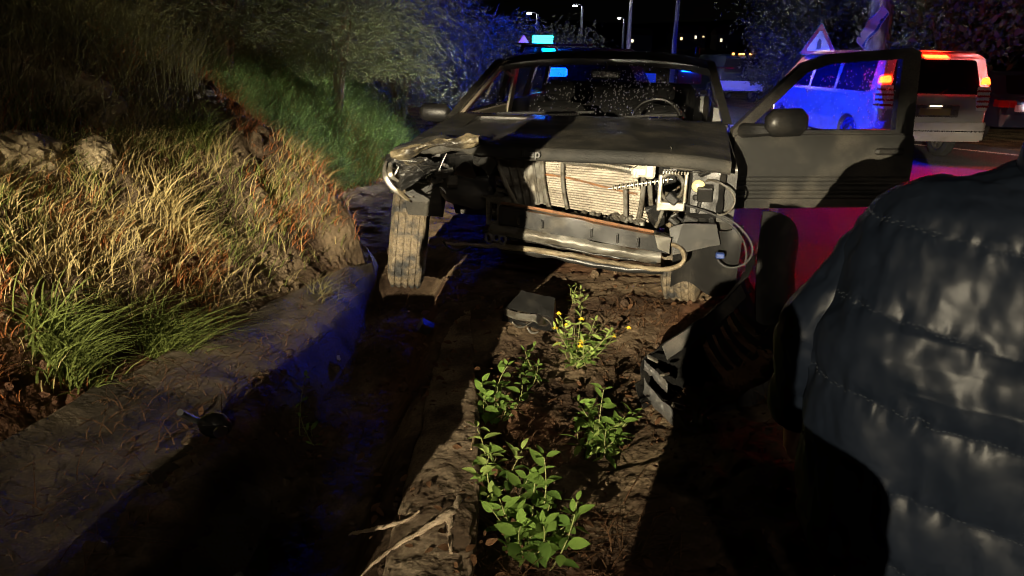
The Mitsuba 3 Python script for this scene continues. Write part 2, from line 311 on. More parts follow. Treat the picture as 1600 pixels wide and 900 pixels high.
# greenhouse
def bar(p, q, a, b):
    p, q = np.array(p, float), np.array(q, float)
    return hull([c + np.array([i * a / 2, j * b / 2, 0]) for c in (p, q) for i in (-1, 1) for j in (-1, 1)])
HL, HR = np.array([-0.80, 1.20, 1.45]), np.array([0.80, 1.20, 1.47])
BL, BR = np.array([-0.95, 0.44, 1.07]), np.array([0.93, 0.44, 1.09])
for nm, p, q in (('pillar', BL, HL), ('pillar', BR, HR)): jp(nm, bar(p, q, 0.055, 0.09), 'black_paint')
for v0, v1 in ((1.72, 1.66), (2.75, 2.70), (3.68, 3.40)):
    for s in (-1, 1): jp('pillar', bar((s * 0.93, v0, 1.09), (s * 0.80, v1, 1.48), 0.04, 0.10), 'black_paint')
jp('roof', grid(lambda u, v: np.stack([u, v, 1.535 - 0.075 * np.abs(u / 0.84) ** 3 - 0.075 * np.clip((1.5 - v) / 0.4, 0, 1) ** 2 - 0.05 * np.clip((v - 3.1) / 0.4, 0, 1) ** 2 + 0.008 * u], -1), np.linspace(-0.84, 0.84, 30), np.linspace(1.14, 3.46, 30), 0.05), 'black_paint')
for s in (-1, 1): jp('roof_rail', tube([(s * 0.70, 1.5, 1.52), (s * 0.70, 1.6, 1.57), (s * 0.70, 3.1, 1.57), (s * 0.70, 3.2, 1.52)], 0.016, 8, curve=False), 'black_plastic', CAR + '__roof')
def wsg(s, t):
    a = BL * (1 - s[..., None]) + BR * s[..., None]; b = HL * (1 - s[..., None]) + HR * s[..., None]
    P = a * (1 - t[..., None]) + b * t[..., None]; P[..., 1] -= 0.10 * np.sin(np.pi * s) * (1 - 0.4 * t) - 0.02; return P
gl = grid(wsg, np.linspace(0.02, 0.98, 24), np.linspace(0.01, 0.97, 10))
jp('windscreen', gl, 'glass', smooth=True)
def drops(fn, n, seed, r0, r1, lift, blobs):
    r = np.random.default_rng(seed); ms = []; s0 = trimesh.creation.icosphere(1)
    for _ in range(n):
        c = blobs[r.integers(len(blobs))]; s, t = r.normal(c[0], c[2]), r.normal(c[1], c[3])
        if not (0.03 < s < 0.97 and 0.03 < t < 0.95): continue
        p = fn(np.array(s), np.array(t)); rad = r.uniform(r0, r1)
        v = np.array(s0.vertices) * [rad, rad * 0.55, rad * r.uniform(1, 2.2)] + p + np.array([0, -lift, 0.0]); ms.append((v, s0.faces))
    k = 0; V_, F_ = [], []
    for v, f in ms: V_.append(v); F_.append(f + k); k += len(v)
    return trimesh.Trimesh(np.vstack(V_), np.vstack(F_), process=False)
scene['drop_water'] = {'type': 'principledthin', 'base_color': col((0.9, 0.9, 0.9)), 'roughness': 0.15, 'spec_trans': 0.95, 'diff_trans': 0.1}
k = jp('rain_drops', drops(wsg, 520, 5, 0.0022, 0.0045, 0.004, [(0.62, 0.45, 0.10, 0.28), (0.70, 0.5, 0.08, 0.25), (0.5, 0.35, 0.25, 0.3), (0.45, 0.3, 0.12, 0.2)]), 'drop_water', CAR + '__windscreen', True); labels[k] = {'kind': 'stuff'}
jp('cowl', grid(lambda u, v: np.stack([u, v - 0.09 * np.cos(u * 1.55), 1.075 + 0.01 * u + 0 * v], -1), np.linspace(-0.93, 0.93, 20), np.linspace(0.40, 0.60, 5), 0.02), 'black_plastic')
for s in (0.0, 0.5): jp('wiper', tube([(-0.62 + 0.85 * s * 2, 0.42, 1.10), (-0.30 + s * 1.3, 0.43, 1.115), (0.05 + s * 1.1, 0.47, 1.13)], 0.009, 6), 'dark_rubber')
for s in (-1, 1):
    for a0, a1, b0, b1 in ((1.80, 2.68, 1.74, 2.63), (2.83, 3.60, 2.77, 3.34)):
        P = np.array([(s * 0.935, a0, 1.10), (s * 0.935, a1, 1.10), (s * 0.81, b1, 1.46), (s * 0.81, b0, 1.46)])
        jp('side_window', (P, [[0, 1, 2, 3]]), 'glass', smooth=False)
P = np.array([(-0.935, 0.62, 1.10), (-0.935, 1.66, 1.10), (-0.81, 1.60, 1.46), (-0.81, 1.22, 1.46)]); jp('side_window', (P, [[0, 1, 2, 3]]), 'glass', smooth=False)
P = np.array([(-0.85, 3.80, 1.11), (0.85, 3.80, 1.11), (0.76, 3.47, 1.46), (-0.76, 3.47, 1.46)]); jp('rear_window', (P, [[0, 1, 2, 3]]), 'glass', smooth=False)
# cabin
for s in (-1, 1):
    seat = cbox(s * 0.42 - 0.25, s * 0.42 + 0.25, 1.15, 1.70, 0.52, 0.72, 0.06); back = xf(cbox(-0.24, 0.24, -0.07, 0.07, 0.0, 0.46, 0.06), euler(-0.22, 0, 0, (s * 0.42, 1.68, 0.66)))
    k = jp('front_seat', cat([seat, back]), 'seat_cloth', smooth=40); jp('headrest', xf(cbox(-0.13, 0.13, -0.05, 0.05, 0, 0.17, 0.05), euler(-0.12, 0, 0, (s * 0.42, 1.80, 1.12))), 'seat_cloth', k, 40)
jp('rear_bench', cat([cbox(-0.72, 0.72, 2.35, 2.85, 0.52, 0.74, 0.06), xf(cbox(-0.72, 0.72, -0.07, 0.07, 0, 0.6, 0.06), euler(-0.2, 0, 0, (0, 2.85, 0.66)))]), 'seat_cloth', smooth=40)
jp('dashboard', cat([cbox(-0.86, 0.86, 0.62, 0.95, 0.80, 1.02, 0.06), cbox(0.22, 0.68, 0.68, 0.95, 0.98, 1.08, 0.05)]), 'black_plastic', smooth=40)
th = np.linspace(0, 2 * np.pi, 33)
jp('steering_wheel', cat([xf(tube(np.c_[0.19 * np.cos(th), 0.19 * np.sin(th), 0 * th], 0.015, 8, curve=False), euler(1.15, 0, 0, (0.44, 1.08, 1.02))), tube([(0.44, 0.9, 0.95), (0.44, 1.08, 1.02)], 0.04, 10, 2, False), tube([(0.26, 1.08, 1.02), (0.62, 1.08, 1.02)], 0.014, 6, 2, False)]), 'black_plastic')
jp('rear_view_mirror', cat([cbox(-0.06, 0.16, 1.02, 1.05, 1.33, 1.40, 0.015), tube([(0.05, 1.04, 1.39), (0.05, 1.08, 1.45)], 0.012, 6, 2, False)]), 'black_plastic')
jp('headliner', cbox(-0.76, 0.76, 1.22, 3.35, 1.435, 1.447, 0.004), 'beige_trim', CAR + '__roof')
jp('pillar_trim', bar(BL + [0.045, 0.05, 0.0], HL + [0.045, 0.05, -0.01], 0.03, 0.07), 'beige_trim', CAR + '__pillar')
jp('pillar_trim', bar((-0.89, 1.72, 0.8), (-0.765, 1.66, 1.43), 0.02, 0.13), 'beige_trim', CAR + '__pillar_002')
jp('door_trim', cat([cbox(-0.868, -0.845, 0.60, 1.66, 0.58, 1.09, 0.01), tube([(-0.84, 1.0, 0.92), (-0.80, 1.05, 0.95), (-0.80, 1.35, 0.97), (-0.84, 1.4, 0.95)], 0.018, 8)]), 'beige_trim')
jp('grab_handle', tube([(-0.80, 1.25, 1.40), (-0.77, 1.28, 1.36), (-0.77, 1.5, 1.36), (-0.79, 1.53, 1.41)], 0.013, 8), 'beige_trim', CAR + '__roof')
# left mirror
k = jp('wing_mirror', xf(cbox(-0.115, 0.115, -0.06, 0.06, -0.065, 0.065, 0.035), euler(0, 0.03, 0.1, (-1.13, 0.60, 1.075))), 'black_plastic', smooth=50); jp('mirror_arm', tube([(-1.03, 0.6, 1.05), (-0.94, 0.58, 1.06)], 0.025, 8, 2, False), 'black_plastic', k)
# wheels
def tyre_mesh(R, W, rim):
    pr = [(-W / 2 + 0.02, rim), (-W / 2, rim + 0.05), (-W / 2 + 0.005, R - 0.06), (-W / 2 + 0.025, R - 0.012)]
    g = np.linspace(-W / 2 + 0.035, W / 2 - 0.035, 5)
    for i, x in enumerate(g):
        pr.append((x - 0.004, R));
        if i < 4: pr += [(x + 0.012, R), (x + 0.016, R - 0.012), (x + 0.026, R - 0.012)]
    pr += [(W / 2 - 0.025, R - 0.012), (W / 2 - 0.005, R - 0.06), (W / 2, rim + 0.05), (W / 2 - 0.02, rim)]
    pr = np.array(pr); n = 90; a = np.arange(n) / n * 2 * np.pi; V_ = []
    for i, t in enumerate(a):
        rr = pr[:, 1] - np.where((pr[:, 1] > R - 0.006) & (i % 3 == 0), 0.010, 0); V_.append(np.c_[pr[:, 0], rr * np.cos(t), rr * np.sin(t)])
    m = len(pr); f = [q for i in range(n) for j in range(m) for q in ((i * m + j, ((i + 1) % n) * m + (j + 1) % m, i * m + (j + 1) % m), (i * m + j, ((i + 1) % n) * m + j, ((i + 1) % n) * m + (j + 1) % m))]
    return trimesh.Trimesh(np.vstack(V_), np.array(f)[:, ::-1], process=False)
def rim_mesh(r, W):
    ms = [tube([(-W * 0.38, 0, 0), (W * 0.38, 0, 0)], r + 0.004, 30, 2, False)]
    m = man(ms[0])
    for s in (-1, 1):
        m -= man(tube([(s * W * 0.2, 0, 0), (s * W, 0, 0)], r - 0.02, 30, 2, False))
    sp = [xf(cbox(-W * 0.36, W * 0.36, -0.025, 0.025, 0.0, r - 0.01, 0.008), trimesh.transformations.rotation_matrix(i * 2 * np.pi / 5, [1, 0, 0])) for i in range(5)]
    return cat([m, tube([(-W * 0.4, 0, 0), (W * 0.4, 0, 0)], 0.06, 16, 2, False)] + sp)
TYRE, RIM = mikit.ply(tyre_mesh(0.365, 0.245, 0.215), 'tyre_rubber', smooth=25), mikit.ply(rim_mesh(0.215, 0.2), 'dull_metal', smooth=30)
for M, lab in ((euler(0, 0.10, 0.12, (-0.70, 4.80, 0.525)), 'muddy front tyre pushed out and leaning'), (JM @ euler(0, 0, -0.1, (0.74, 0.05, 0.36)), None), (JM @ euler(0, 0, 0, (-0.78, 2.69, 0.365)), None), (JM @ euler(0, 0, 0, (0.78, 2.69, 0.365)), None)):
    k = put('wheel', TYRE, None, CAR, tw=TW(M), label=lab); put('rim', RIM, None, k, tw=TW(M))
# the torn front: radiator pack, beam, brackets, pipes
cond = [(-0.11, 0.965), (0.39, 0.975), (0.515, 0.61), (-0.085, 0.675)]
jp('condenser', extr(cond, -0.53, -0.47, 'y'), 'fin_metal', smooth=False)
fins = []
for i in range(22):
    t = (i + 0.5) / 22; l = np.array([-0.105 + 0.02 * t, 0.96 - 0.285 * t]); r_ = np.array([0.392 + 0.12 * t, 0.97 - 0.355 * t]); n = 26
    p = np.array([[*(l + (r_ - l) * s)] for s in np.linspace(0, 1, n)]); wob = 0.006 * (meshkit.fbm(np.c_[p * 12, np.full(n, i * 0.4)], 2, 9) - 0.5) * 2
    P = np.vstack([np.c_[p[:, 0], -0.532 + wob - o, p[:, 1] + h] for o, h in ((0, 0.006), (0.012, 0.005), (0.012, -0.003), (0, -0.004))])
    fins.append(trimesh.Trimesh(P, [q for a in range(3) for j in range(n - 1) for q in ((a * n + j, a * n + j + 1, (a + 1) * n + j + 1), (a * n + j, (a + 1) * n + j + 1, (a + 1) * n + j))], process=False))
k = jp('cooling_fins', cat(fins), 'fin_metal', CAR + '__condenser', 20); labels[k] = {'kind': 'stuff'}
jp('fan_shroud', cat([rough_up(tess(hull([(-0.36, -0.60, 0.93), (-0.115, -0.54, 0.965), (-0.09, -0.54, 0.675), (-0.26, -0.62, 0.65), (-0.34, -0.50, 0.93), (-0.10, -0.47, 0.95), (-0.08, -0.47, 0.68), (-0.24, -0.5, 0.66)]), 0.02), 0.016, 16, 5)] + [tube([(-0.34 + 0.045 * i, -0.607 + 0.012 * i, 0.925 + 0.005 * i), (-0.25 + 0.034 * i, -0.625 + 0.016 * i, 0.66 + 0.003 * i)], 0.008, 6, 8, False) for i in range(6)]), 'dull_metal', label='dented grey panel left of the radiator')
for pts, r, mt in ([(0.02, -0.575, 0.965), (0.025, -0.58, 0.80), (0.055, -0.575, 0.665)], 0.011, 'bare_metal'), ([(-0.10, -0.57, 0.955), (-0.085, -0.58, 0.80), (-0.05, -0.57, 0.66)], 0.012, 'bare_metal'), ([(-0.33, -0.64, 0.90), (-0.28, -0.65, 0.78), (-0.20, -0.63, 0.64)], 0.014, 'dull_metal'), ([(0.375, -0.60, 0.80), (0.39, -0.60, 0.60)], 0.012, 'bare_metal'), ([(0.46, -0.58, 0.93), (0.47, -0.58, 0.78), (0.45, -0.58, 0.60)], 0.014, 'dull_metal'), ([(0.50, -0.58, 0.86), (0.52, -0.59, 0.72)], 0.013, 'bare_metal'), ([(0.60, -0.6, 0.80), (0.58, -0.60, 0.68), (0.555, -0.6, 0.60)], 0.010, 'bare_metal'):
    jp('pipe', tube(pts, r, 8), mt)
jp('rust_line', tube([(-0.10, -0.551, 0.85), (0.12, -0.549, 0.825), (0.30, -0.549, 0.79), (0.44, -0.549, 0.77)], 0.006, 6), 'rusty', CAR + '__condenser')
p = spline([(0.02, -0.60, 0.94), (0.2, -0.605, 0.93), (0.41, -0.60, 0.905)], 60)
jp('ribbed_hose', cat([tube(p, 0.013, 8, curve=False)] + [tube([p[i] - [0.004, 0, 0], p[i] + [0.004, 0, 0]], 0.021, 10, 2, False) for i in range(1, 59, 2)]), 'bare_metal')
jp('hose_joint', cat([cbox(0.40, 0.50, -0.63, -0.57, 0.875, 0.935, 0.015), cbox(0.475, 0.53, -0.64, -0.58, 0.87, 0.955, 0.012), tube([(0.43, -0.62, 0.87), (0.43, -0.60, 0.95)], 0.018, 8, 2, False)]), 'white_plastic', label='pale plastic joint at the end of the ribbed hose')
jp('slotted_strip', cat([bar((0.29, -0.625, 0.805), (0.62, -0.61, 0.875), 0.02, 0.02)] + [cbox(x - 0.004, x + 0.004, -0.655, -0.61, 0.805 + (x - 0.29) * 0.21 - 0.012, 0.805 + (x - 0.29) * 0.21 + 0.014, 0.002) for x in np.linspace(0.31, 0.60, 14)]), 'bare_metal')
# upper crossmember, clutter behind
jp('crossmember', cat([tube([(-0.72, -0.50, 0.945), (-0.3, -0.53, 0.965), (0.3, -0.53, 0.985), (0.74, -0.50, 0.995)], 0.022, 8)] + [cbox(x, x + 0.03, -0.56, -0.52, 0.955, 0.99, 0.005) for x in np.linspace(-0.6, 0.66, 15)]), 'black_plastic')
r2 = np.random.default_rng(11)
def clutter(n, x0, x1, y0, y1, z0, z1, s0, s1, seed):
    r = np.random.default_rng(seed); ms = []
    for _ in range(n):
        a, b, c = r.uniform(s0, s1, 3); q = cbox(-a, a, -b, b, -c, c, 0.006) if r.random() < 0.6 else tube([(-a, 0, 0), (a, 0, 0)], b * 0.6, 8, 2, False)
        ms.append(xf(q, euler(*r.uniform(-0.7, 0.7, 3), (r.uniform(x0, x1), r.uniform(y0, y1), r.uniform(z0, z1)))))
    return cat(ms)
jp('engine', cat([cbox(-0.45, 0.45, -0.30, 0.30, 0.40, 0.92, 0.03), clutter(26, -0.6, 0.65, -0.42, -0.30, 0.5, 0.95, 0.02, 0.09, 3)]), 'black_plastic')
jp('broken_clips', clutter(46, -0.08, 0.50, -0.60, -0.56, 0.605, 0.645, 0.005, 0.020, 4), 'dull_metal')
jp('torn_brackets', clutter(34, 0.50, 0.84, -0.62, -0.45, 0.62, 0.98, 0.008, 0.045, 5), 'black_plastic')
jp('torn_brackets', clutter(16, -0.42, -0.26, -0.64, -0.55, 0.60, 0.80, 0.008, 0.032, 6), 'dull_metal')
for pts, r, mt in ([(0.0, -0.55, 0.985), (0.3, -0.57, 0.975), (0.6, -0.6, 0.955), (0.82, -0.55, 0.93)], 0.011, 'dull_metal'), ([(0.1, -0.57, 0.995), (0.45, -0.6, 0.995), (0.75, -0.58, 0.965), (0.86, -0.5, 0.90)], 0.008, 'black_plastic'), ([(0.35, -0.6, 0.945), (0.55, -0.63, 0.955), (0.72, -0.62, 0.935), (0.80, -0.58, 0.96)], 0.009, 'dull_metal'): jp('hose', tube(pts, r, 8), mt)
jp('fluid_reservoir', cat([cbox(0.54, 0.72, -0.52, -0.40, 0.86, 0.99, 0.03)]), 'black_plastic'); jp('reservoir_cap', cat([tube([(0.61, -0.54, 0.962), (0.61, -0.50, 0.968)], 0.034, 14, 2, False), cbox(0.50, 0.66, -0.50, -0.49, 0.985, 1.02, 0.003)]), 'blue_plastic', CAR + '__fluid_reservoir', label='bright blue cap beside the torn pipes')
# right headlamp bucket
th = np.linspace(0, 2 * np.pi, 25)
jp('lamp_ring', cat([tube(np.c_[0.622 + 0.062 * np.cos(th), np.full(25, -0.63), 0.835 + 0.072 * np.sin(th)], 0.011, 8, curve=False), cbox(0.55, 0.575, -0.645, -0.60, 0.70, 0.90, 0.006), cbox(0.55, 0.70, -0.645, -0.61, 0.705, 0.755, 0.006), cbox(0.685, 0.705, -0.645, -0.6, 0.75, 0.91, 0.005), bar((0.56, -0.63, 0.905), (0.88, -0.60, 0.922), 0.02, 0.015)] + [cbox(0.57 + 0.016 * i, 0.576 + 0.016 * i, -0.66, -0.63, 0.905, 0.922, 0.001) for i in range(9)]), 'bare_metal', label='bare ring and frame where the headlamp sat')
jp('lamp_bulb', cat([xf(trimesh.creation.icosphere(2), np.diag([0.036, 0.02, 0.034, 1]) + np.array([[0, 0, 0, 0.762], [0, 0, 0, -0.6], [0, 0, 0, 0.842], [0, 0, 0, 0]]))]), 'yellow_lens')
jp('lamp_housing', cat([rough_up(tess(cbox(0.70, 0.90, -0.58, -0.45, 0.66, 0.95, 0.03), 0.03), 0.012, 14, 3)]), 'black_plastic')
# beam, valance, lower tube, brackets
def beam(s, t):
    u = -0.30 + 0.94 * s; c = np.interp(s, [0, 0.5, 1], [0.642, 0.605, 0.538]); h = np.interp(s, [0, 0.5, 1], [0.048, 0.050, 0.042]); a = t * 2 * np.pi
    q = np.stack([s * 7, t * 3, 0 * s], -1)
    return np.stack([u, -0.70 - 0.05 * np.sin(np.pi * s) + 0.05 * np.clip(np.cos(a) * 1.6, -1, 1) + 0.008 * (meshkit.fbm(q, 2, 5) - .5), c + h * np.clip(np.sin(a) * 1.6, -1, 1) + 0.010 * (meshkit.fbm(q + 4, 2, 8) - .5)], -1)
k = jp('bumper_beam', cat([grid(beam, np.linspace(0, 1, 50), np.linspace(0, 1, 33))] + [cbox(x, x + 0.012, -0.812, -0.77, c - 0.03, c + 0.02, 0.004) for x, c in ((-0.18, .635), (-0.05, .625), (0.22, .595), (0.36, .575), (0.47, .56))]), 'beam_black', smooth=35)
jp('rusty_edge', tube([(-0.30, -0.70, 0.700), (0.0, -0.745, 0.680), (0.3, -0.745, 0.64), (0.55, -0.71, 0.60)], 0.009, 6), 'rusty', k)
jp('beam_end', rough_up(tess(hull([(0.56, -0.78, 0.60), (0.645, -0.76, 0.585), (0.64, -0.77, 0.50), (0.58, -0.79, 0.53), (0.6, -0.68, 0.59), (0.64, -0.68, 0.52)]), 0.02), 0.005, 30), 'bare_metal', k)
def strip(pts, h, th_, seed, amp=0.01):
    p = spline(pts, 60); r = np.random.default_rng(seed)
    def fn(s, t):
        i = np.round(s * 59).astype(int); q = np.stack([s * 9, t * 1.5, 0 * s + seed], -1)
        return np.stack([p[i, 0], p[i, 1] + amp * 2 * (meshkit.fbm(q, 3, seed) - 0.5) - 0.02 * np.sin(t * np.pi), p[i, 2] + (t - 0.5) * h * (1 + 0.6 * (meshkit.fbm(q * 1.2 + 5, 2, seed) - 0.5)) + amp * (meshkit.fbm(q + 9, 2, seed) - 0.5)], -1)
    return grid(fn, np.linspace(0, 1, 60), np.linspace(0, 1, 8), th_)
jp('valance_strip', strip([(-0.36, -0.73, 0.55), (-0.1, -0.77, 0.545), (0.2, -0.78, 0.515), (0.42, -0.76, 0.485), (0.60, -0.73, 0.47)], 0.062, 0.006, 3), 'dull_metal', smooth=25)
jp('valance_strip', strip([(-0.40, -0.70, 0.535), (-0.1, -0.74, 0.505), (0.25, -0.75, 0.47), (0.58, -0.73, 0.44)], 0.03, 0.006, 5, 0.015), 'black_plastic', smooth=25)
jp('lower_tube', rough_up(tube([(-0.66, -0.62, 0.42), (-0.45, -0.68, 0.44), (-0.27, -0.72, 0.455), (0.02, -0.75, 0.452), (0.31, -0.75, 0.425), (0.55, -0.73, 0.40), (0.665, -0.72, 0.412), (0.722, -0.71, 0.455), (0.70, -0.70, 0.51), (0.64, -0.69, 0.53)], [0.012, 0.018, 0.026, 0.028, 0.026, 0.024, 0.022, 0.022, 0.02], 10, 160, flat=0.55), 0.008, 22, 4), 'dirty_cream', label='pale bent lower strip curling up at its right end')
jp('valance_strip', strip([(-0.30, -0.66, 0.42), (0.05, -0.70, 0.415), (0.35, -0.70, 0.385), (0.62, -0.68, 0.38)], 0.045, 0.005, 7, 0.012), 'black_plastic', smooth=25)
gp = hull([(0.63, -0.68, 0.62), (0.70, -0.70, 0.655), (0.875, -0.62, 0.645), (0.905, -0.60, 0.53), (0.66, -0.69, 0.475), (0.64, -0.62, 0.62), (0.87, -0.56, 0.64), (0.90, -0.55, 0.53), (0.66, -0.60, 0.48)])
jp('bumper_bracket', rough_up(tess(gp, 0.03), 0.006, 20), 'grey_plastic', smooth=25, label='flat grey bracket at the right end of the beam')
jp('bracket', tm(man(cbox(-0.39, -0.25, -0.70, -0.66, 0.565, 0.735, 0.008)) - man(cbox(-0.365, -0.325, -0.8, -0.5, 0.59, 0.70, 0.002)) - man(cbox(-0.30, -0.275, -0.8, -0.5, 0.60, 0.69, 0.002))), 'dull_metal')
for c in ((-0.36, 0.505), (-0.315, 0.51), (-0.28, 0.50)): jp('tow_loop', tube(np.c_[c[0] + 0.018 * np.cos(th), np.full(25, -0.74), c[1] + 0.024 * np.sin(th)], 0.008, 6, curve=False), 'dull_metal')
# left corner: crumpled wing, lamp bits
def wing(s, t):
    q = np.stack([s * 4, t * 4, 0 * s], -1); n = meshkit.fbm(q, 3, 21) - 0.5; m_ = meshkit.fbm(q + 6, 3, 22) - 0.5
    return np.stack([-0.985 + 0.30 * s + 0.07 * n, -0.66 - 0.10 * np.sin(s * 3) + 0.14 * m_, 0.94 - 0.24 * t * (1 - 0.55 * s) + 0.06 * n], -1)
jp('crumpled_wing', grid(wing, np.linspace(0, 1, 40), np.linspace(0, 1, 40), 0.004), 'black_plastic', smooth=20)
for i, pts in enumerate(([(-0.97, -0.72, 0.90), (-0.955, -0.78, 0.82), (-0.90, -0.78, 0.75), (-0.80, -0.74, 0.71)], [(-0.93, -0.76, 0.90), (-0.91, -0.80, 0.83), (-0.88, -0.77, 0.80)], [(-0.86, -0.74, 0.93), (-0.80, -0.78, 0.90), (-0.74, -0.74, 0.92)], [(-0.88, -0.79, 0.76), (-0.84, -0.8, 0.72), (-0.80, -0.78, 0.69)])):
    jp('torn_trim', tube(pts, [0.006, 0.017, 0.014, 0.006], 8, flat=0.35), 'bare_metal' if i < 2 else 'bent_paint')
r9 = np.random.default_rng(61)
for i in range(26):
    c = np.array([r9.uniform(-0.95, -0.62), r9.uniform(-0.80, -0.70), r9.uniform(0.74, 0.94)]); a = r9.uniform(0, 6.28); d = np.array([math.cos(a), r9.uniform(-0.3, 0.3), math.sin(a)]) * r9.uniform(0.02, 0.055)
    jp('torn_scrap', tube([c - d, c + r9.normal(0, 0.012, 3), c + d], [0.002, r9.uniform(0.004, 0.010), 0.002], 6, 8, flat=0.3), ('bare_metal', 'dull_metal', 'clear_lens')[i % 3])
for i in range(22):
    c = np.array([r9.uniform(-0.36, 0.68), r9.uniform(-0.64, -0.60), 0.0]); c[2] = r9.uniform(0.925, 0.985) if i < 10 else r9.uniform(0.61, 0.67) - 0.12 * max(c[0], 0); a = r9.normal(0, 0.7); d = np.array([math.cos(a), 0.1, math.sin(a)]) * r9.uniform(0.015, 0.07)
    jp('torn_scrap', tube([c - d, c + r9.normal(0, 0.010, 3), c + d], [0.002, r9.uniform(0.004, 0.009), 0.003], 6, 8, flat=0.4), ('bare_metal', 'dull_metal', 'black_plastic')[i % 3])
jp('torn_brackets', clutter(24, -0.92, -0.60, -0.72, -0.60, 0.78, 0.93, 0.006, 0.035, 8), 'grey_plastic')
jp('air_box', rough_up(tess(hull(np.vstack([np.array(trimesh.creation.icosphere(1).vertices) * [0.11, 0.09, 0.09] + c for c in ((-0.62, -0.50, 0.72), (-0.50, -0.5, 0.70))])), 0.03), 0.012, 9), 'grey_plastic', smooth=40)
jp('splash_liner', grid(lambda s, t: np.stack([0.66 + 0.36 * s, -0.42 - 0.10 * np.cos(t * 2) + 0.05 * np.sin(s * 5), 0.62 - 0.42 * t + 0.03 * np.sin(s * 7)], -1), np.linspace(0, 1, 20), np.linspace(0, 1, 20), 0.006), 'black_plastic', smooth=30)
for pts, r, mt in ([(0.80, -0.6, 0.87), (0.90, -0.68, 0.86), (0.95, -0.70, 0.79), (0.92, -0.70, 0.73), (0.87, -0.68, 0.71)], 0.006, 'dull_metal'), ([(0.70, -0.62, 0.74), (0.82, -0.68, 0.72), (0.95, -0.7, 0.66), (1.03, -0.68, 0.55), (1.04, -0.66, 0.44)], 0.006, 'dark_rubber'), ([(0.86, -0.6, 0.70), (1.0, -0.66, 0.64), (1.07, -0.66, 0.50), (1.0, -0.64, 0.42), (0.9, -0.62, 0.45)], 0.006, 'dark_rubber'), ([(-0.66, -0.65, 0.44), (-0.60, -0.68, 0.40), (-0.5, -0.68, 0.43)], 0.006, 'dark_rubber'): jp('loose_wire', tube(pts, r, 6), mt)
jp('wire_plug', cbox(0.885, 0.93, -0.70, -0.66, 0.475, 0.505, 0.005), 'plug_blue', CAR + '__loose_wire_001')
# the open door
ang = math.radians(83.5); DV = np.array([math.sin(ang), math.cos(ang)])           # away from the hinge, world x y
hinge = (JM @ [0.965, 0.50, 0, 1])[:3]
DM = np.eye(4); DM[:3, 0] = [DV[0], DV[1], 0]; DM[:3, 1] = [-DV[1], DV[0], 0]; DM[:3, 2] = [0, 0, 1]; DM[:3, 3] = hinge; DT = TW(DM)
low = [(0.0, 0.62), (0.03, 0.53), (1.24, 0.54), (1.265, 0.66), (1.26, 1.03), (0.0, 1.02)]
pan = man(extr(rounded(low, 0.03), -0.05, 0.10, 'y')).refine_to_length(0.05).warp(lambda p: [p[0], p[1] - 0.03 * math.sin(min(max((p[2] - 0.5) / 0.55, 0), 1) * 3.14) * (p[1] < 0) , p[2]])
DK = put('door', tm(pan), 'black_paint', CAR, 40, DT, 'driver door swung wide open, its outside towards the camera')
def dp(name, mesh, mt, smooth=30, label=None): return put(name, mesh, mt, DK, smooth, DT, label)
for w0, w1 in ((0.715, 0.755), (0.655, 0.700), (0.60, 0.64)): dp('rub_strip', cbox(0.02, 1.25, -0.094, -0.07, w0, w1, 0.012), 'black_paint')
outer = Polygon([(0.0, 1.00), (0.0, 1.05), (0.42, 1.475), (0.60, 1.535), (1.16, 1.585), (1.225, 1.56), (1.268, 1.04), (1.268, 1.00)])
inner = Polygon([(0.09, 1.045), (0.46, 1.42), (0.62, 1.478), (1.10, 1.515), (1.135, 1.06)])
fr = trimesh.creation.extrude_polygon(outer.difference(inner), 0.055, engine='earcut'); fv = np.array(fr.vertices)
dp('window_frame', trimesh.Trimesh(np.c_[fv[:, 0], fv[:, 2] - 0.02, fv[:, 1]], fr.faces[:, ::-1], process=False), 'black_paint', False)
P = np.array([(0.06, 0.01, 1.02), (1.15, 0.01, 1.03), (1.12, 0.01, 1.53), (0.60, 0.01, 1.49), (0.44, 0.01, 1.43)])
dp('glass', (P, [[0, 1, 2], [0, 2, 3], [0, 3, 4]]), 'glass', False)
dg = dp('rain_drops', drops(lambda s, t: np.array([0.06 + 1.08 * s, 0.004, 1.04 + t * (0.1 + 0.38 * min(1, s * 2.2))]), 420, 9, 0.002, 0.0045, 0.002, [(0.85, 0.75, 0.10, 0.2), (0.3, 0.4, 0.12, 0.25), (0.6, 0.6, 0.25, 0.3), (0.85, 0.3, 0.1, 0.25)]), 'drop_water', True); labels[dg] = {'kind': 'stuff'}
mk_ = dp('wing_mirror', xf(cbox(-0.145, 0.145, -0.07, 0.07, -0.085, 0.085, 0.05), euler(0, -0.03, 0.15, (0.27, -0.20, 1.115))), 'black_plastic', 50)
put('mirror_arm', tube([(0.06, -0.05, 1.05), (0.10, -0.14, 1.06), (0.18, -0.19, 1.07)], [0.05, 0.045, 0.04], 10), 'black_plastic', mk_, 30, DT)
dp('handle', cat([cbox(0.98, 1.18, -0.105, -0.07, 0.90, 0.945, 0.012)]), 'black_plastic')
dp('inner_trim', cat([cbox(0.05, 1.2, 0.10, 0.13, 0.58, 1.02, 0.02), cbox(0.3, 0.85, 0.13, 0.19, 0.80, 0.86, 0.02)]), 'seat_cloth')
for z_ in (0.66, 0.9): dp('hinge', tube([(-0.06, 0.05, z_), (0.02, 0.05, z_)], 0.02, 8, 2, False), 'dull_metal')

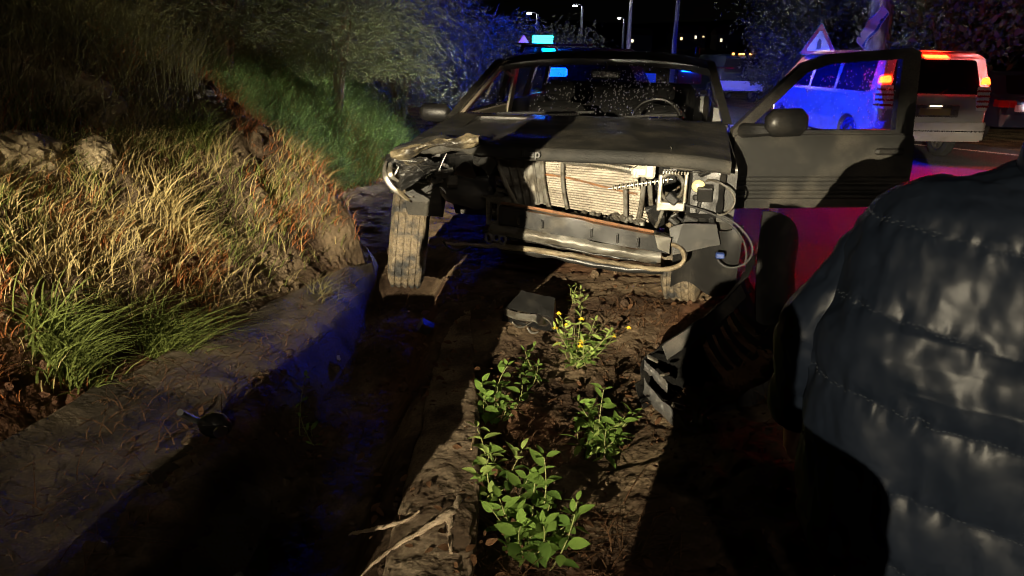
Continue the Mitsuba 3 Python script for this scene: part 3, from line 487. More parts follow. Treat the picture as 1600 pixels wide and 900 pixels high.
# ---------------------------------------------------------------- work lamp behind the camera (the warm light with a hard upper edge), blue beacons, lamps of the cars
def g(x, y): return float(G(np.array(x), np.array(y)))
LK = thing('work_lamp', 'hooded white work lamp on a tripod behind the photographer', 'lamp')
ld = (KEY_AIM - KEY_POS) / np.linalg.norm(KEY_AIM - KEY_POS)
LM = frame(KEY_POS, ld, (-1, 0, -0.11)); LT = TW(LM)         # z along the beam, x to the left seen from behind, y up or down
upv = LM[:3, 1]; sg = 1.0 if upv[2] > 0 else -1.0
box_ = man(cbox(-0.34, 0.34, -0.19, 0.19, -0.10, 0.62, 0.01)) - man(cbox(-0.33, 0.33, -0.18, 0.18, -0.05, 1.0, 0.001))
put('housing', tm(box_), 'dark_rubber', LK, False, LT)
def lip(y, z0, z1, t=0.004): return cbox(-0.36, 0.36, *sorted((sg * y, sg * (y + t))), z0, z1, 0.001)
LIP = [(-0.36, 0.011), (-0.15, 0.015), (-0.11, 0.020), (-0.06, 0.036), (0.0, 0.043), (0.08, 0.046), (0.14, 0.036), (0.20, 0.032), (0.36, 0.02)]
put('hood', extr([(-0.36, 0.19)] + LIP + [(0.36, 0.19)], 0.746, 0.75, 'z'), 'dark_rubber', LK, False, LT); put('hood', cbox(-0.36, 0.36, 0.186, 0.19, 0.58, 0.745, 0.001), 'dark_rubber', LK, False, LT)
put('barn_door', extr([(-0.34, -0.19), (0.34, -0.19), (0.34, 0.02), (0.20, 0.02), (-0.34, -0.099)], 0.30, 0.304, 'z'), 'dark_rubber', LK, False, LT)
s_ = {'type': 'sphere', 'center': [0, 0, 0], 'radius': 0.016, 'to_world': LT, 'emitter': emit((1.0, 0.85, 0.58), KEY_POWER, 9)}
scene[LK + '__bulb'] = s_
k = thing('street_lamp', 'street lamp standing on the road behind the photographer', 'street lamp')  # unseen lamp added as weak warm fill from behind
put('pole', tube([(3.6, -13, 0), (3.6, -13, 6.6)], [0.09, 0.06], 8, 2, False), 'pole_metal', k); put('arm', tube([(3.6, -13, 6.5), (3.0, -12.6, 6.75), (2.2, -12.2, 6.8)], 0.04, 6), 'pole_metal', k)
put('head', cbox(1.9, 2.5, -12.4, -12.0, 6.74, 6.86, 0.03), 'grey_plastic', k); put('lamp_glass', cbox(1.95, 2.45, -12.35, -12.05, 6.68, 6.74, 0.02), 'clear_lens', k); scene[k + '__lamp_glass']['emitter'] = emit((1.0, 0.84, 0.62), 750, 2)
for a in (0.5, 2.6, 4.7): put('leg', tube([KEY_POS - [0, 0, 0.2], KEY_POS - [0, 0, 1.1], [KEY_POS[0] + 0.7 * math.cos(a), KEY_POS[1] + 0.7 * math.sin(a), g(KEY_POS[0] + 0.7 * math.cos(a), KEY_POS[1] + 0.7 * math.sin(a))]], 0.018, 8, curve=False), 'dark_rubber', LK)

def shell(b, d, prism):
    d = np.array(d, float); return tm((b.translate(d.tolist()) - b) ^ man(prism))
def vehicle(name, label, at, head, side, front, plan, paint, wheels, R, group=None):
    k = thing(name, label, 'car' if name != 'minivan' else 'van', group)
    M = rotz(head); M[:3, 3] = at; W_ = TW(M)
    b = man(extr(rounded(side, 0.04), -1.2, 1.2, 'x')) ^ man(extr(rounded(front, 0.05), -1, 7, 'y')) ^ man(extr(rounded(plan, 0.12), -1, 3, 'z'))
    full = b
    for y in wheels:
        for s in (-1, 1): b -= man(tube([(s * 0.62, y, R), (s * 1.2, y, R)], R + 0.05, 32, 2, False))
    put('body', tm(b), paint, k, 35, W_)
    ty, ri = mikit.ply(tyre_mesh(R, 0.2, R * 0.62), 'dark_rubber', smooth=25), mikit.ply(rim_mesh(R * 0.62, 0.17), 'dull_metal', smooth=30)
    hw = max(p[0] for p in plan) - 0.13
    for y in wheels:
        for s in (-1, 1):
            q = put('wheel', ty, None, k, tw=TW(M @ euler(0, 0, 0, (s * hw, y, R)))); put('rim', ri, None, q, tw=TW(M @ euler(0, 0, 0, (s * hw, y, R))))
    return k, full, W_, M
def lit(key, rgb, power, weight=1.0): scene[key]['emitter'] = emit(rgb, power, weight)
# silver minivan, seen from behind, its left side in blue light
VSIDE = [(0.06, 0.34), (0.0, 0.45), (-0.01, 0.72), (0.05, 1.05), (0.20, 1.66), (0.42, 1.755), (2.9, 1.76), (3.42, 1.63), (4.2, 1.06), (4.72, 0.90), (4.86, 0.62), (4.82, 0.34)]
VFRONT = [(-0.90, 0.30), (-0.945, 0.6), (-0.94, 1.05), (-0.80, 1.70), (-0.70, 1.78), (0.70, 1.78), (0.80, 1.70), (0.94, 1.05), (0.945, 0.6), (0.90, 0.30)]
VPLAN = [(-0.95, 0.12), (-0.80, -0.02), (0.80, -0.02), (0.95, 0.12), (0.95, 4.2), (0.72, 4.86), (-0.72, 4.86), (-0.95, 4.2)]
VK, vb, VW, VM = vehicle('minivan', 'silver minivan with red brake lights, seen from behind through and beside the open door', (6.78, 12.2, 0.11), math.radians(3), VSIDE, VFRONT, VPLAN, 'silver_paint', (0.95, 3.9), 0.33)
put('rear_window', shell(vb, (0, -0.008, 0), extr(rounded([(-0.76, 1.10), (-0.66, 1.63), (0.66, 1.63), (0.76, 1.10)], 0.06), -0.3, 0.6, 'y')), 'dark_glass', VK, 30, VW)
for s in (-1, 1):
    for i, (y0, y1) in enumerate(((0.38, 1.55), (1.65, 2.60), (2.70, 3.55))):
        hi = 1.62 if i < 2 else 1.60; pr = extr(rounded([(y0, 1.10), (y0 + 0.06, hi), (y1 - (0.55 if i == 2 else 0.02), hi), (y1, 1.10)], 0.04), *((0.5, 1.3) if s > 0 else (-1.3, -0.5)), 'x')
        put('side_window', shell(vb, (s * 0.008, 0, 0), pr), 'dark_glass', VK, 30, VW)
    put('door_handle', shell(vb, (s * 0.025, 0, 0), extr([(2.05, 0.92), (2.3, 0.92), (2.3, 0.96), (2.05, 0.96)], *((0.5, 1.3) if s > 0 else (-1.3, -0.5)), 'x')), 'silver_paint', VK, 30, VW)
    put('side_moulding', shell(vb, (s * 0.015, 0, 0), extr([(1.4, 0.56), (3.45, 0.56), (3.45, 0.62), (1.4, 0.62)], *((0.5, 1.3) if s > 0 else (-1.3, -0.5)), 'x')), 'silver_paint', VK, 30, VW)
    put('wing_mirror', xf(cbox(-0.09, 0.09, -0.05, 0.05, -0.08, 0.08, 0.04), euler(0, 0, 0, (s * 1.05, 3.5, 1.1))), 'dark_rubber', VK, 40, VW)
    x0, x1 = sorted((s * 0.70, s * 0.955))
    q = put('tail_lamp', shell(vb, (s * 0.01, -0.016, 0), cbox(x0, x1, -0.3, 0.16, 0.85, 1.22, 0.002)), 'clear_lens', VK, 30, VW)
    for zz in (0.90, 0.98, 1.06, 1.14): put('lens_rib', shell(vb, (s * 0.016, -0.024, 0), cbox(x0, x1, -0.3, 0.15, zz, zz + 0.03, 0.002)), 'red_lens', q, 30, VW)
    x0, x1 = sorted((s * 0.745, s * 0.935))
    q2 = put('brake_light', shell(vb, (s * 0.012, -0.022, 0), rounded_ := extr(rounded([(x0, 1.25), (x0 + 0.03, 1.36), (x1 - 0.01, 1.37), (x1, 1.27)] , 0.02), -0.3, 0.2, 'y')), 'red_lens', VK, 30, VW); lit(q2, (1.0, 0.0010, 0.0001), 950, 3)
q = put('high_brake_light', shell(vb, (0, -0.02, 0), cbox(-0.20, 0.20, -0.3, 0.30, 1.655, 1.70, 0.004)), 'red_lens', VK, 30, VW); lit(q, (1.0, 0.004, 0.0006), 250, 1)
put('roof_spoiler', cbox(-0.66, 0.66, 0.22, 0.5, 1.75, 1.772, 0.012), 'silver_paint', VK, 40, VW)
put('rear_bumper', shell(vb, (0, -0.07, 0), cbox(-0.94, 0.94, -0.5, 0.4, 0.38, 0.66, 0.02)), 'silver_paint', VK, 35, VW)
put('bumper_strip', shell(vb, (0, -0.08, 0), cbox(-0.90, 0.90, -0.5, 0.05, 0.515, 0.53, 0.002)), 'dark_rubber', VK, 35, VW)
q = put('number_plate', cbox(-0.26, 0.26, -0.03, -0.015, 0.77, 0.88, 0.003), 'plate_yellow', VK, False, VW); put('plate_recess', cbox(-0.40, 0.40, -0.018, 0.0, 0.74, 0.93, 0.004), 'dull_metal', VK, False, VW)
put('plate_lamp', cbox(-0.1, 0.1, -0.035, -0.015, 0.905, 0.92, 0.003), 'clear_lens', VK, False, VW); lit(VK + '__plate_lamp', (1, 0.85, 0.5), 5, 0.2)
put('rear_wiper', tube([(0.05, -0.01, 1.10), (0.10, 0.03, 1.13), (0.5, 0.08, 1.20)], 0.009, 6), 'dark_rubber', VK, 30, VW)
put('exhaust', tube([(-0.45, -0.02, 0.30), (-0.45, 0.4, 0.30)], 0.035, 12, 2, False), 'dull_metal', VK, 30, VW)
put('antenna', tube([(0.25, 0.5, 1.76), (0.27, 0.38, 1.86)], 0.008, 6, 2, False), 'dark_rubber', VK, 30, VW)
for s in (-1, 1):
    q = put('headlamp', shell(vb, (0, 0.01, 0), cbox(*sorted((s * 0.45, s * 0.85)), 4.0, 5.0, 0.66, 0.80, 0.01)), 'clear_lens', VK, 30, VW)
    if s < 0: lit(q, (1, 0.95, 0.85), 5000, 0.8)
# dark car at the right edge, dark off-road car far up the road, patrol car behind the wreck
CSIDE = [(0.08, 0.34), (0.0, 0.5), (0.02, 0.86), (0.30, 0.98), (0.62, 1.36), (0.95, 1.46), (2.3, 1.46), (3.2, 0.98), (4.2, 0.84), (4.4, 0.6), (4.35, 0.34)]
CFRONT = [(-0.86, 0.30), (-0.90, 0.6), (-0.89, 0.95), (-0.66, 1.44), (0.66, 1.44), (0.89, 0.95), (0.90, 0.6), (0.86, 0.30)]
CPLAN = [(-0.90, 0.15), (-0.74, 0.0), (0.74, 0.0), (0.90, 0.15), (0.90, 3.7), (0.68, 4.4), (-0.68, 4.4), (-0.90, 3.7)]
DK2, db, DW, _ = vehicle('dark_car', 'dark blue car with a glowing number plate at the right edge, beyond the minivan', (10.75, 15.3, 0.11), math.radians(2), CSIDE, CFRONT, CPLAN, 'navy_paint', (0.85, 3.5), 0.31)
put('rear_window', shell(db, (0, -0.008, 0), extr(rounded([(-0.66, 1.0), (-0.55, 1.36), (0.55, 1.36), (0.66, 1.0)], 0.05), 0.1, 1.1, 'y')), 'dark_glass', DK2, 30, DW)
for s in (-1, 1):
    q = put('tail_lamp', shell(db, (s * 0.01, -0.014, 0), cbox(*sorted((s * 0.62, s * 0.92)), -0.2, 0.3, 0.74, 0.88, 0.01)), 'red_lens', DK2, 30, DW)
    put('side_window', shell(db, (s * 0.008, 0, 0), extr(rounded([(0.75, 1.0), (1.0, 1.37), (2.25, 1.37), (2.95, 1.0)], 0.05), *((0.4, 1.3) if s > 0 else (-1.3, -0.4)), 'x')), 'dark_glass', DK2, 30, DW)
put('rear_bumper', shell(db, (0, -0.06, 0), cbox(-0.88, 0.88, -0.3, 0.3, 0.36, 0.6, 0.02)), 'navy_paint', DK2, 35, DW)
q = put('number_plate', cbox(-0.66, -0.22, -0.035, -0.015, 0.66, 0.80, 0.003), 'white_paint', DK2, False, DW)
q = put('plate_lamp', xf(trimesh.creation.icosphere(2), np.array([[0.075, 0, 0, -0.40], [0, 0.03, 0, -0.05], [0, 0, 0.075, 0.76], [0, 0, 0, 1]])), 'clear_lens', DK2, True, DW); lit(q, (0.85, 0.92, 1.0), 22, 0.4)
q = put('high_brake_light', cbox(0.05, 0.22, 0.50, 0.54, 1.22, 1.26, 0.003), 'red_lens', DK2, False, DW); lit(q, (1, 0.02, 0.003), 60, 0.3)
SSIDE = [(0.06, 0.4), (0.0, 0.55), (0.02, 1.05), (0.25, 1.66), (0.5, 1.72), (2.6, 1.70), (3.3, 1.12), (4.3, 1.0), (4.45, 0.6), (4.4, 0.4)]
FK, fb, FW, _ = vehicle('far_car', 'dark off-road car far up the road with a pale brightly lit bumper', (8.15, 27.5, 0.11), math.radians(4), SSIDE, [(x * 0.97, z * 0.96 + 0.02) for x, z in VFRONT], CPLAN, 'dark_green_paint', (0.85, 3.5), 0.36)
put('rear_window', shell(fb, (0, -0.008, 0), extr(rounded([(-0.70, 1.10), (-0.60, 1.56), (0.60, 1.56), (0.70, 1.10)], 0.05), -0.2, 0.6, 'y')), 'dark_glass', FK, 30, FW)
put('rear_bumper', shell(fb, (0, -0.12, 0), cbox(-0.86, 0.86, -0.3, 0.4, 0.46, 0.80, 0.02)), 'white_paint', FK, 35, FW)
for x in (-0.35, -0.1, 0.02, 0.30): lit(put('roof_light', cbox(x, x + 0.09, 0.3, 0.36, 1.70, 1.76, 0.01), 'yellow_lens', FK, False, FW), (1.0, 0.35, 0.06), 5, 0.1)
put('emblem', tube([(0, -0.02, 0.98), (0, 0.0, 0.98)], 0.05, 16, 2, False), 'chrome', FK, 30, FW)
PK, pb, PW, _ = vehicle('patrol_car', 'patrol car hidden behind the wreck, only its blue roof beacon showing', (0.75, 15.6, 0.11), math.radians(190), SSIDE, VFRONT, CPLAN, 'navy_paint', (0.85, 3.5), 0.34)
put('windscreen', shell(pb, (0, 0.008, 0), extr(rounded([(-0.70, 1.15), (-0.60, 1.60), (0.60, 1.60), (0.70, 1.15)], 0.05), 2.2, 3.6, 'y')), 'dark_glass', PK, 30, PW)
LBK = thing('light_bar', 'row of glowing blue beacon strips showing above the roof of the wreck', 'light bar')
put('bar_base', cbox(-0.62, 0.62, -0.15, 0.15, 0.0, 0.03, 0.01), 'dark_rubber', LBK, 30, TW(euler(0, 0, math.radians(10), (0.62, 13.1, 1.84))))
for i, z0 in enumerate((0.032, 0.075, 0.118)):
    q = put('beacon_strip', cbox(-0.34, -0.04, -0.13, 0.13, z0, z0 + 0.034, 0.008), 'blue_plastic', LBK, 30, TW(euler(0, 0, math.radians(10), (0.62, 13.1, 1.84)))); lit(q, (0.0001, 0.03, 1.0), 2300, 2)
q = put('end_beacon', hull([(-0.6, -0.06, 0.03), (-0.44, -0.06, 0.03), (-0.52, -0.06, 0.15), (-0.6, 0.06, 0.03), (-0.44, 0.06, 0.03), (-0.52, 0.06, 0.15)]), 'blue_plastic', LBK, False, TW(euler(0, 0, math.radians(10), (0.62, 13.1, 1.84)))); lit(q, (0.35, 0.12, 1.0), 0.9, 0.1)
k = thing('added_beacon_stand', 'blue flashing beacon on a stand behind the wreck, glimpsed through the windscreen', 'beacon')  # made-up stand behind the wreck that throws blue on the minivan
put('beacon_strip', cat([tube([(3.05, 13.4, 1.445), (3.05, 13.4, 1.52)], 0.10, 18, 2, False)]), 'blue_plastic', k); lit(k + '__beacon_strip', (0.00005, 0.008, 1.0), 30000, 9)
put('cap', tube([(3.05, 13.4, 1.525), (3.05, 13.4, 1.54)], 0.75, 24, 2, False), 'dark_rubber', k)  # wide cap added to keep the blue light off the trees
lit(put('added_glow', cbox(1.95, 2.42, 13.20, 13.24, 1.02, 1.42, 0.01), 'blue_plastic', k), (0.004, 0.05, 1.0), 0.5, 0.1); put('bracket', tube([(2.2, 13.3, 1.2), (3.05, 13.4, 1.1)], 0.02, 6, 2, False), 'dark_rubber', k)  # dim glowing panel added for blue specks in the windscreen
put('light_block', cat([cbox(2.80, 3.22, 13.24, 13.25, 1.25, 1.62, 0.002), cbox(2.80, 2.81, 13.25, 13.5, 1.25, 1.62, 0.002)]), 'dark_rubber', k)  # plates added to keep the blue light off the road
lit(put('added_glow', cbox(2.86, 3.16, 13.20, 13.24, 1.45, 1.60, 0.01), 'blue_plastic', k), (0.0005, 0.06, 1.0), 30, 0.3)  # small glowing panel added for a blue glimpse in the windscreen
put('base', tube([(3.05, 13.4, 1.25), (3.05, 13.4, 1.44)], 0.13, 18, 2, False), 'dark_rubber', k); put('post', tube([(3.05, 13.4, 1.25), (3.05, 13.4, 0.6)], 0.03, 8, 2, False), 'dark_rubber', k)
for a in (0.5, 2.6, 4.7): put('leg', tube([(3.05, 13.4, 0.7), (3.05 + 0.4 * math.cos(a), 13.4 + 0.4 * math.sin(a), 0.115)], 0.015, 6, 2, False), 'dark_rubber', k)
for s in (-1, 1):
    q = put('headlamp', shell(pb, (0, 0.01, 0), cbox(*sorted((s * 0.45, s * 0.80)), 4.0, 5.0, 0.72, 0.90, 0.01)), 'clear_lens', PK, 30, PW); lit(q, (0.92, 1.0, 0.92), 6, 0.2)
lit(put('added_blue_box', cbox(0.46, 0.80, 11.95, 12.05, 1.36, 1.50, 0.03), 'blue_plastic', PK), (0.001, 0.05, 1.0), 10, 0.2); put('added_post', tube([(0.62, 12.0, 0.9), (0.62, 12.0, 1.36)], 0.03, 8, 2, False), 'dark_rubber', PK)  # glowing box on a post, added for the blue patch in the windscreen
put('added_search_lamp', tube([(0.46, 11.62, 1.12), (0.32, 11.50, 1.12)], [0.06, 0.10], 16, 2, False), 'dark_rubber', PK)  # unseen lamp added to brighten the grass on the bank
scene['added_search_beam'] = {'type': 'spot', 'intensity': {'type': 'rgb', 'value': [270.0, 265.0, 160.0]}, 'cutoff_angle': 34.0, 'beam_width': 12.0, 'to_world': T().look_at(origin=[0.30, 11.48, 1.12], target=[-1.7, 9.4, 1.15], up=[0, 0, 1]), 'sampling_weight': 1.0}  # spot of the added lamp, aimed at the bank grass

# ---------------------------------------------------------------- people
def bones(bs, L=0.02, it=8):
    m = None; parts = []
    sp = np.array(trimesh.creation.icosphere(2).vertices)
    for b in bs:
        pts = np.vstack([sp * (np.array(r) if np.ndim(r) else r) + np.array(p) for p, r in b]); parts.append(m3.Manifold.hull_points(pts))
    m = m3.Manifold.batch_boolean(parts, m3.OpType.Add).refine_to_length(L)
    t = tm(m); t.merge_vertices(); trimesh.smoothing.filter_taubin(t, iterations=it); return t
def hand(wrist, down, palmn, s=1):
    """relaxed hand: palm, four fingers of different lengths curled a little, thumb from the side"""
    d = np.array(down, float); d /= np.linalg.norm(d); n = np.array(palmn, float); n -= d * (n @ d); n /= np.linalg.norm(n); x = np.cross(d, n) * s; w = np.array(wrist, float)
    bs = [[(w, 0.027), (w + d * 0.09 + x * 0.028, 0.013), (w + d * 0.088 - x * 0.03, 0.013), (w + d * 0.03 + x * 0.025, 0.016)]]
    for i, l in enumerate((0.068, 0.078, 0.072, 0.056)):
        b = w + d * 0.088 + x * (0.03 - 0.02 * i); p1 = b + d * l * 0.5 + n * 0.006; p2 = p1 + d * l * 0.3 + n * 0.014; p3 = p2 + d * l * 0.16 + n * 0.018
        bs += [[(b, 0.0095), (p1, 0.009)], [(p1, 0.009), (p2, 0.0082)], [(p2, 0.0082), (p3, 0.007)]]
    t0 = w + d * 0.025 + x * 0.024; t1 = t0 + d * 0.035 + x * 0.024 + n * 0.01; t2 = t1 + d * 0.032 + x * 0.006 + n * 0.008
    return bs + [[(t0, 0.014), (t1, 0.0105)], [(t1, 0.0105), (t2, 0.009)]]
def quilt(m, axis_fn, pitch_, amp, seed):
    v = np.array(m.vertices); t, across = axis_fn(v); n = m.vertex_normals
    ph = (t / pitch_) % 1.0; d = np.abs(np.sin(np.pi * ph)) ** 0.55
    near = np.exp(-(np.minimum(ph, 1 - ph) / 0.16) ** 2)
    q = np.stack([across * 34, t * 5, v[:, 1] * 10], -1); w1 = meshkit.fbm(q, 3, seed) - 0.5
    q2 = np.stack([(v[:, 0] + 0.5 * v[:, 2]) * 9, (v[:, 1]) * 9, (v[:, 2] - 0.6 * v[:, 0]) * 3.2], -1); w2 = np.abs(meshkit.fbm(q2, 3, seed + 3) - 0.5) * 2
    q3 = np.stack([(v[:, 0] + 0.4 * v[:, 2]) * 15, v[:, 1] * 15, (v[:, 2] - 0.9 * v[:, 0]) * 2.6], -1); w3 = meshkit.fbm(q3, 3, seed + 9) - 0.5
    disp = amp * (d - 0.55) + 0.018 * near * w1 * 2 + 0.012 * (w2 - 0.35) * d + 0.020 * w3 * d + 0.005 * (meshkit.fbm(np.stack([(v[:, 0] + 0.3 * v[:, 2]) * 48, v[:, 1] * 48, (v[:, 2] - 0.5 * v[:, 0]) * 16], -1), 2, seed + 13) - 0.5)
    return trimesh.Trimesh(v + n * disp[:, None], m.faces, process=False), ph
def person(name, label, J, jacket_mat='nylon', quilted=False, res=0.02, wd=1.0):
    k = thing(name, label, 'person'); P = {a: np.array(b, float) for a, b in J.items()}
    fw = P['face'] / np.linalg.norm(P['face']); rt = np.cross(fw, [0, 0, 1.0]); rt /= np.linalg.norm(rt)
    h = P['head']
    b = [[(h + [0, 0, 0.03], (0.077, 0.077, 0.085)), (h + fw * 0.02 - [0, 0, 0.05], 0.055), (h + fw * 0.035 - [0, 0, 0.085], 0.026)], [(h - fw * 0.015, 0.06), (P['neck'], 0.062)],
         [(h + fw * 0.086 + [0, 0, 0.0], 0.010), (h + fw * 0.10 - [0, 0, 0.03], 0.013)], [(h + fw * 0.083 - [0, 0, 0.058] + rt * 0.02, 0.007), (h + fw * 0.083 - [0, 0, 0.058] - rt * 0.02, 0.007)]]
    for s in (-1, 1): b += [[(h + rt * s * 0.078 + [0, 0, 0.005], 0.012), (h + rt * s * 0.082 - [0, 0, 0.03], 0.009)], [(h + fw * 0.076 + rt * s * 0.03 + [0, 0, 0.008], 0.011), (h + fw * 0.07 + rt * s * 0.035 + [0, 0, 0.008], 0.011)]]
    b += [[(P['neck'], 0.06), (P['chest'], 0.10)], [(P['chest'], 0.10), (P['pelvis'], 0.11)]]
    for s, sh, el, wr, hp, kn, an in ((-1, 'shL', 'elL', 'wrL', 'hipL', 'knL', 'anL'), (1, 'shR', 'elR', 'wrR', 'hipR', 'knR', 'anR')):
        b += [[(P['chest'], 0.08), (P[sh], 0.05)], [(P[sh], 0.05), (P[el], 0.042)], [(P[el], 0.04), (P[wr], 0.028)]] + hand(P[wr], P[wr] - P[el], -rt * s * 1.0 + 0.2 * fw, s if (wr == 'wrL') else s)
        b += [[(P['pelvis'], 0.10), (P[hp], 0.08)], [(P[hp], 0.08), (P[kn], 0.055)], [(P[kn], 0.055), (P[an], 0.04)]]
    put('body', bones(b, min(res, 0.008), 6), 'skin', k, True)
    hr = bones([[(h + [0, 0, 0.045], (0.085, 0.085, 0.088)), (h - fw * 0.03 - [0, 0, 0.02], 0.07)]], 0.02, 4); put('hair', hr, 'hair', k, True)
    C, Pe = P['chest'], P['pelvis']
    jb = [[(C + rt * 0.13 * wd + [0, 0, 0.05 - 0.22 * (wd - 1)], 0.115 * wd), (C - rt * 0.13 * wd + [0, 0, 0.05 - 0.22 * (wd - 1)], 0.115 * wd), (Pe + rt * 0.10 * wd + [0, 0, 0.10], 0.135 * wd), (Pe - rt * 0.10 * wd + [0, 0, 0.10], 0.135 * wd)],
          [(Pe + rt * 0.10 * wd + [0, 0, 0.12], 0.135 * wd), (Pe - rt * 0.10 * wd + [0, 0, 0.12], 0.135 * wd), (Pe + rt * 0.10 * wd - [0, 0, 0.24], 0.125 * wd), (Pe - rt * 0.10 * wd - [0, 0, 0.24], 0.125 * wd)],
          [(P['shL'], 0.085), (P['shR'], 0.085), (P['neck'] - [0, 0, 0.03], 0.085), (C, 0.12)]]
    col_ = [[(P['neck'] + [0, 0, -0.03], 0.082), (P['neck'] + [0, 0, 0.055] - fw * 0.01, 0.078)]]
    sl = []
    for sh, el, wr in (('shL', 'elL', 'wrL'), ('shR', 'elR', 'wrR')): sl.append([[(P[sh], 0.088), (P[el], 0.078)], [(P[el], 0.078), (P[wr] + (P[wr] - P[el]) * -0.08, 0.060)]])
    if quilted:
        t = bones(jb, 0.0085, 12)
        t, _ = quilt(t, lambda v: (v[:, 2] + 0.02 * np.sin(v[:, 0] * 9) + 0.012 * (meshkit.fbm(v * 4, 2, 7) - .5), (v - Pe) @ rt), 0.158, 0.010, 31)
        kj = put('jacket', t, jacket_mat, k, True)
        tv = np.array(t.vertices); nn = t.vertex_normals; c_ = np.flatnonzero((_ < 0.03) | (_ > 0.97)); c_ = np.random.default_rng(3).permutation(np.array(c_)); tk, st = [], []
        from scipy.spatial import cKDTree
        for a in c_:
            if not tk or np.min(np.sum((tv[a] - np.array(tk)) ** 2, 1)) > 0.0075 ** 2: tk.append(tv[a]); st.append(xf(cbox(-0.0028, 0.0028, -0.001, 0.001, -0.001, 0.001, 0.0006), frame(tv[a] + nn[a] * 0.0008, nn[a], rt)))
        q_ = put('stitching', cat(st), 'thread', kj, False); labels[q_] = {'kind': 'stuff'}
        for i, bs in enumerate(sl):
            s0, e0, w0 = bs[0][0][0], bs[0][1][0], bs[1][1][0]; ax = (w0 - s0) / np.linalg.norm(w0 - s0)
            m, _ = quilt(bones(bs, 0.0085, 12), lambda v: ((v - s0) @ ax + 0.01 * np.sin(v[:, 0] * 14), np.arctan2((v - s0) @ np.cross(ax, fw), (v - s0) @ fw) * 0.08), 0.135, 0.010, 51 + i)
            put('sleeve', m, jacket_mat, kj, True)
        put('collar', bones(col_, 0.015, 6), jacket_mat, kj, True)
    else:
        put('jacket', bones(jb + col_ + [c for bs in sl for c in bs], 0.03, 8), jacket_mat, k, True)
    tb = []
    for hp, kn, an in (('hipL', 'knL', 'anL'), ('hipR', 'knR', 'anR')): tb += [[(Pe, 0.125), (P[hp], 0.105)], [(P[hp], 0.105), (P[kn], 0.075)], [(P[kn], 0.075), (P[an] + [0, 0, 0.02], 0.062)]]
    put('trousers', bones(tb, 0.03, 8), 'trouser_cloth', k, True)
    for an in ('anL', 'anR'):
        z = P[an] * [1, 1, 0] + [0, 0, P[an][2] - 0.055]; put('shoe', bones([[(z - fw * 0.05, 0.045), (z + fw * 0.10, 0.042), (z + fw * 0.17 - [0, 0, 0.012], 0.030)], [(z - fw * 0.04, 0.045), (P[an] + [0, 0, 0.02], 0.05)]], 0.02, 5), 'shoe_leather', k, True)
    return k
def stand(x, y, face, h=1.75, over={}):
    a = math.atan2(face[0], face[1]); s = h / 1.75; gz = g(x, y)
    base = dict(pelvis=(0, 0, 0.93), chest=(0, 0, 1.25), neck=(0, 0.0, 1.48), head=(0, 0.03, 1.62), shL=(-0.185, 0, 1.40), shR=(0.185, 0, 1.40), elL=(-0.25, -0.02, 1.13), elR=(0.25, -0.02, 1.13), wrL=(-0.26, 0.08, 0.90), wrR=(0.26, 0.08, 0.90),
                hipL=(-0.09, 0, 0.88), hipR=(0.09, 0, 0.88), knL=(-0.11, 0.02, 0.50), knR=(0.11, 0.02, 0.50), anL=(-0.12, 0, 0.10), anR=(0.12, 0, 0.10)); base.update(over)
    J = {}
    for n, (px_, py_, pz_) in base.items(): J[n] = (x + s * (px_ * math.cos(a) + py_ * math.sin(a)), y + s * (-px_ * math.sin(a) + py_ * math.cos(a)), gz + s * pz_)
    J['face'] = (math.sin(a), math.cos(a), 0); return J
k = thing('added_bin', 'wheeled rubbish bin standing at the roadside left of the photographer', 'rubbish bin'); BX, BY = -1.58, -0.78; BZ = g(BX, BY)  # made-up unseen bin, only there to cast a shadow on the foreground
put('body', hull([(BX + s * a, BY + t * b, BZ + z) for s in (-1, 1) for t in (-1, 1) for a, b, z in ((0.22, 0.24, 0.06), (0.29, 0.31, 0.98))]), 'trouser_cloth', k, False); put('lid', hull([(BX + s * 0.30, BY + t * 0.33, BZ + z) for s in (-1, 1) for t in (-1, 1) for z in (0.985, 1.02)] + [(BX + s * 0.26, BY + t * 0.2, BZ + 1.06) for s in (-1, 1) for t in (-1, 1)]), 'trouser_cloth', k, False)
for s in (-1, 1): put('wheel', tube([(BX + s * 0.2, BY - 0.22, BZ + 0.1), (BX + s * 0.26, BY - 0.22, BZ + 0.1)], 0.1, 20, 2, False), 'dark_rubber', k)
# the onlooker in the quilted jacket at the right, his back to the camera, turned a little to the right
Jm = stand(0.95, 1.24, (0.60, 0.80), 1.76)
Jm.update(pelvis=(0.89, 1.24, 1.05), shL=(0.775, 1.40, 1.385), elL=(0.63, 1.42, 1.16), wrL=(0.66, 1.52, 0.93), neck=(0.96, 1.27, 1.50), head=(0.98, 1.29, 1.66))
person('person', 'person seen from behind in a dark quilted puffer jacket, filling the right side', Jm, quilted=True, wd=1.36)
person('person', 'bystander in a dark coat standing out of the frame on the left', stand(-1.31, -0.15, (0.1, 1), 1.74, dict(head=(0.22, 0.05, 1.60), neck=(0.14, 0.02, 1.47), chest=(0.06, 0, 1.25), shL=(-0.07, 0, 1.40), shR=(0.17, 0, 1.38), elL=(-0.14, 0.02, 1.13), elR=(0.17, 0.02, 1.13), wrL=(-0.10, 0.18, 0.98), wrR=(0.12, 0.18, 0.98))), wd=0.82)
person('person', 'photographer holding a phone up with both hands', stand(-0.38, -0.74, (0, 1), 1.41, dict(elL=(-0.18, 0.14, 1.18), elR=(0.22, 0.14, 1.18), wrL=(0.05, 0.30, 1.38), wrR=(0.22, 0.30, 1.38))))

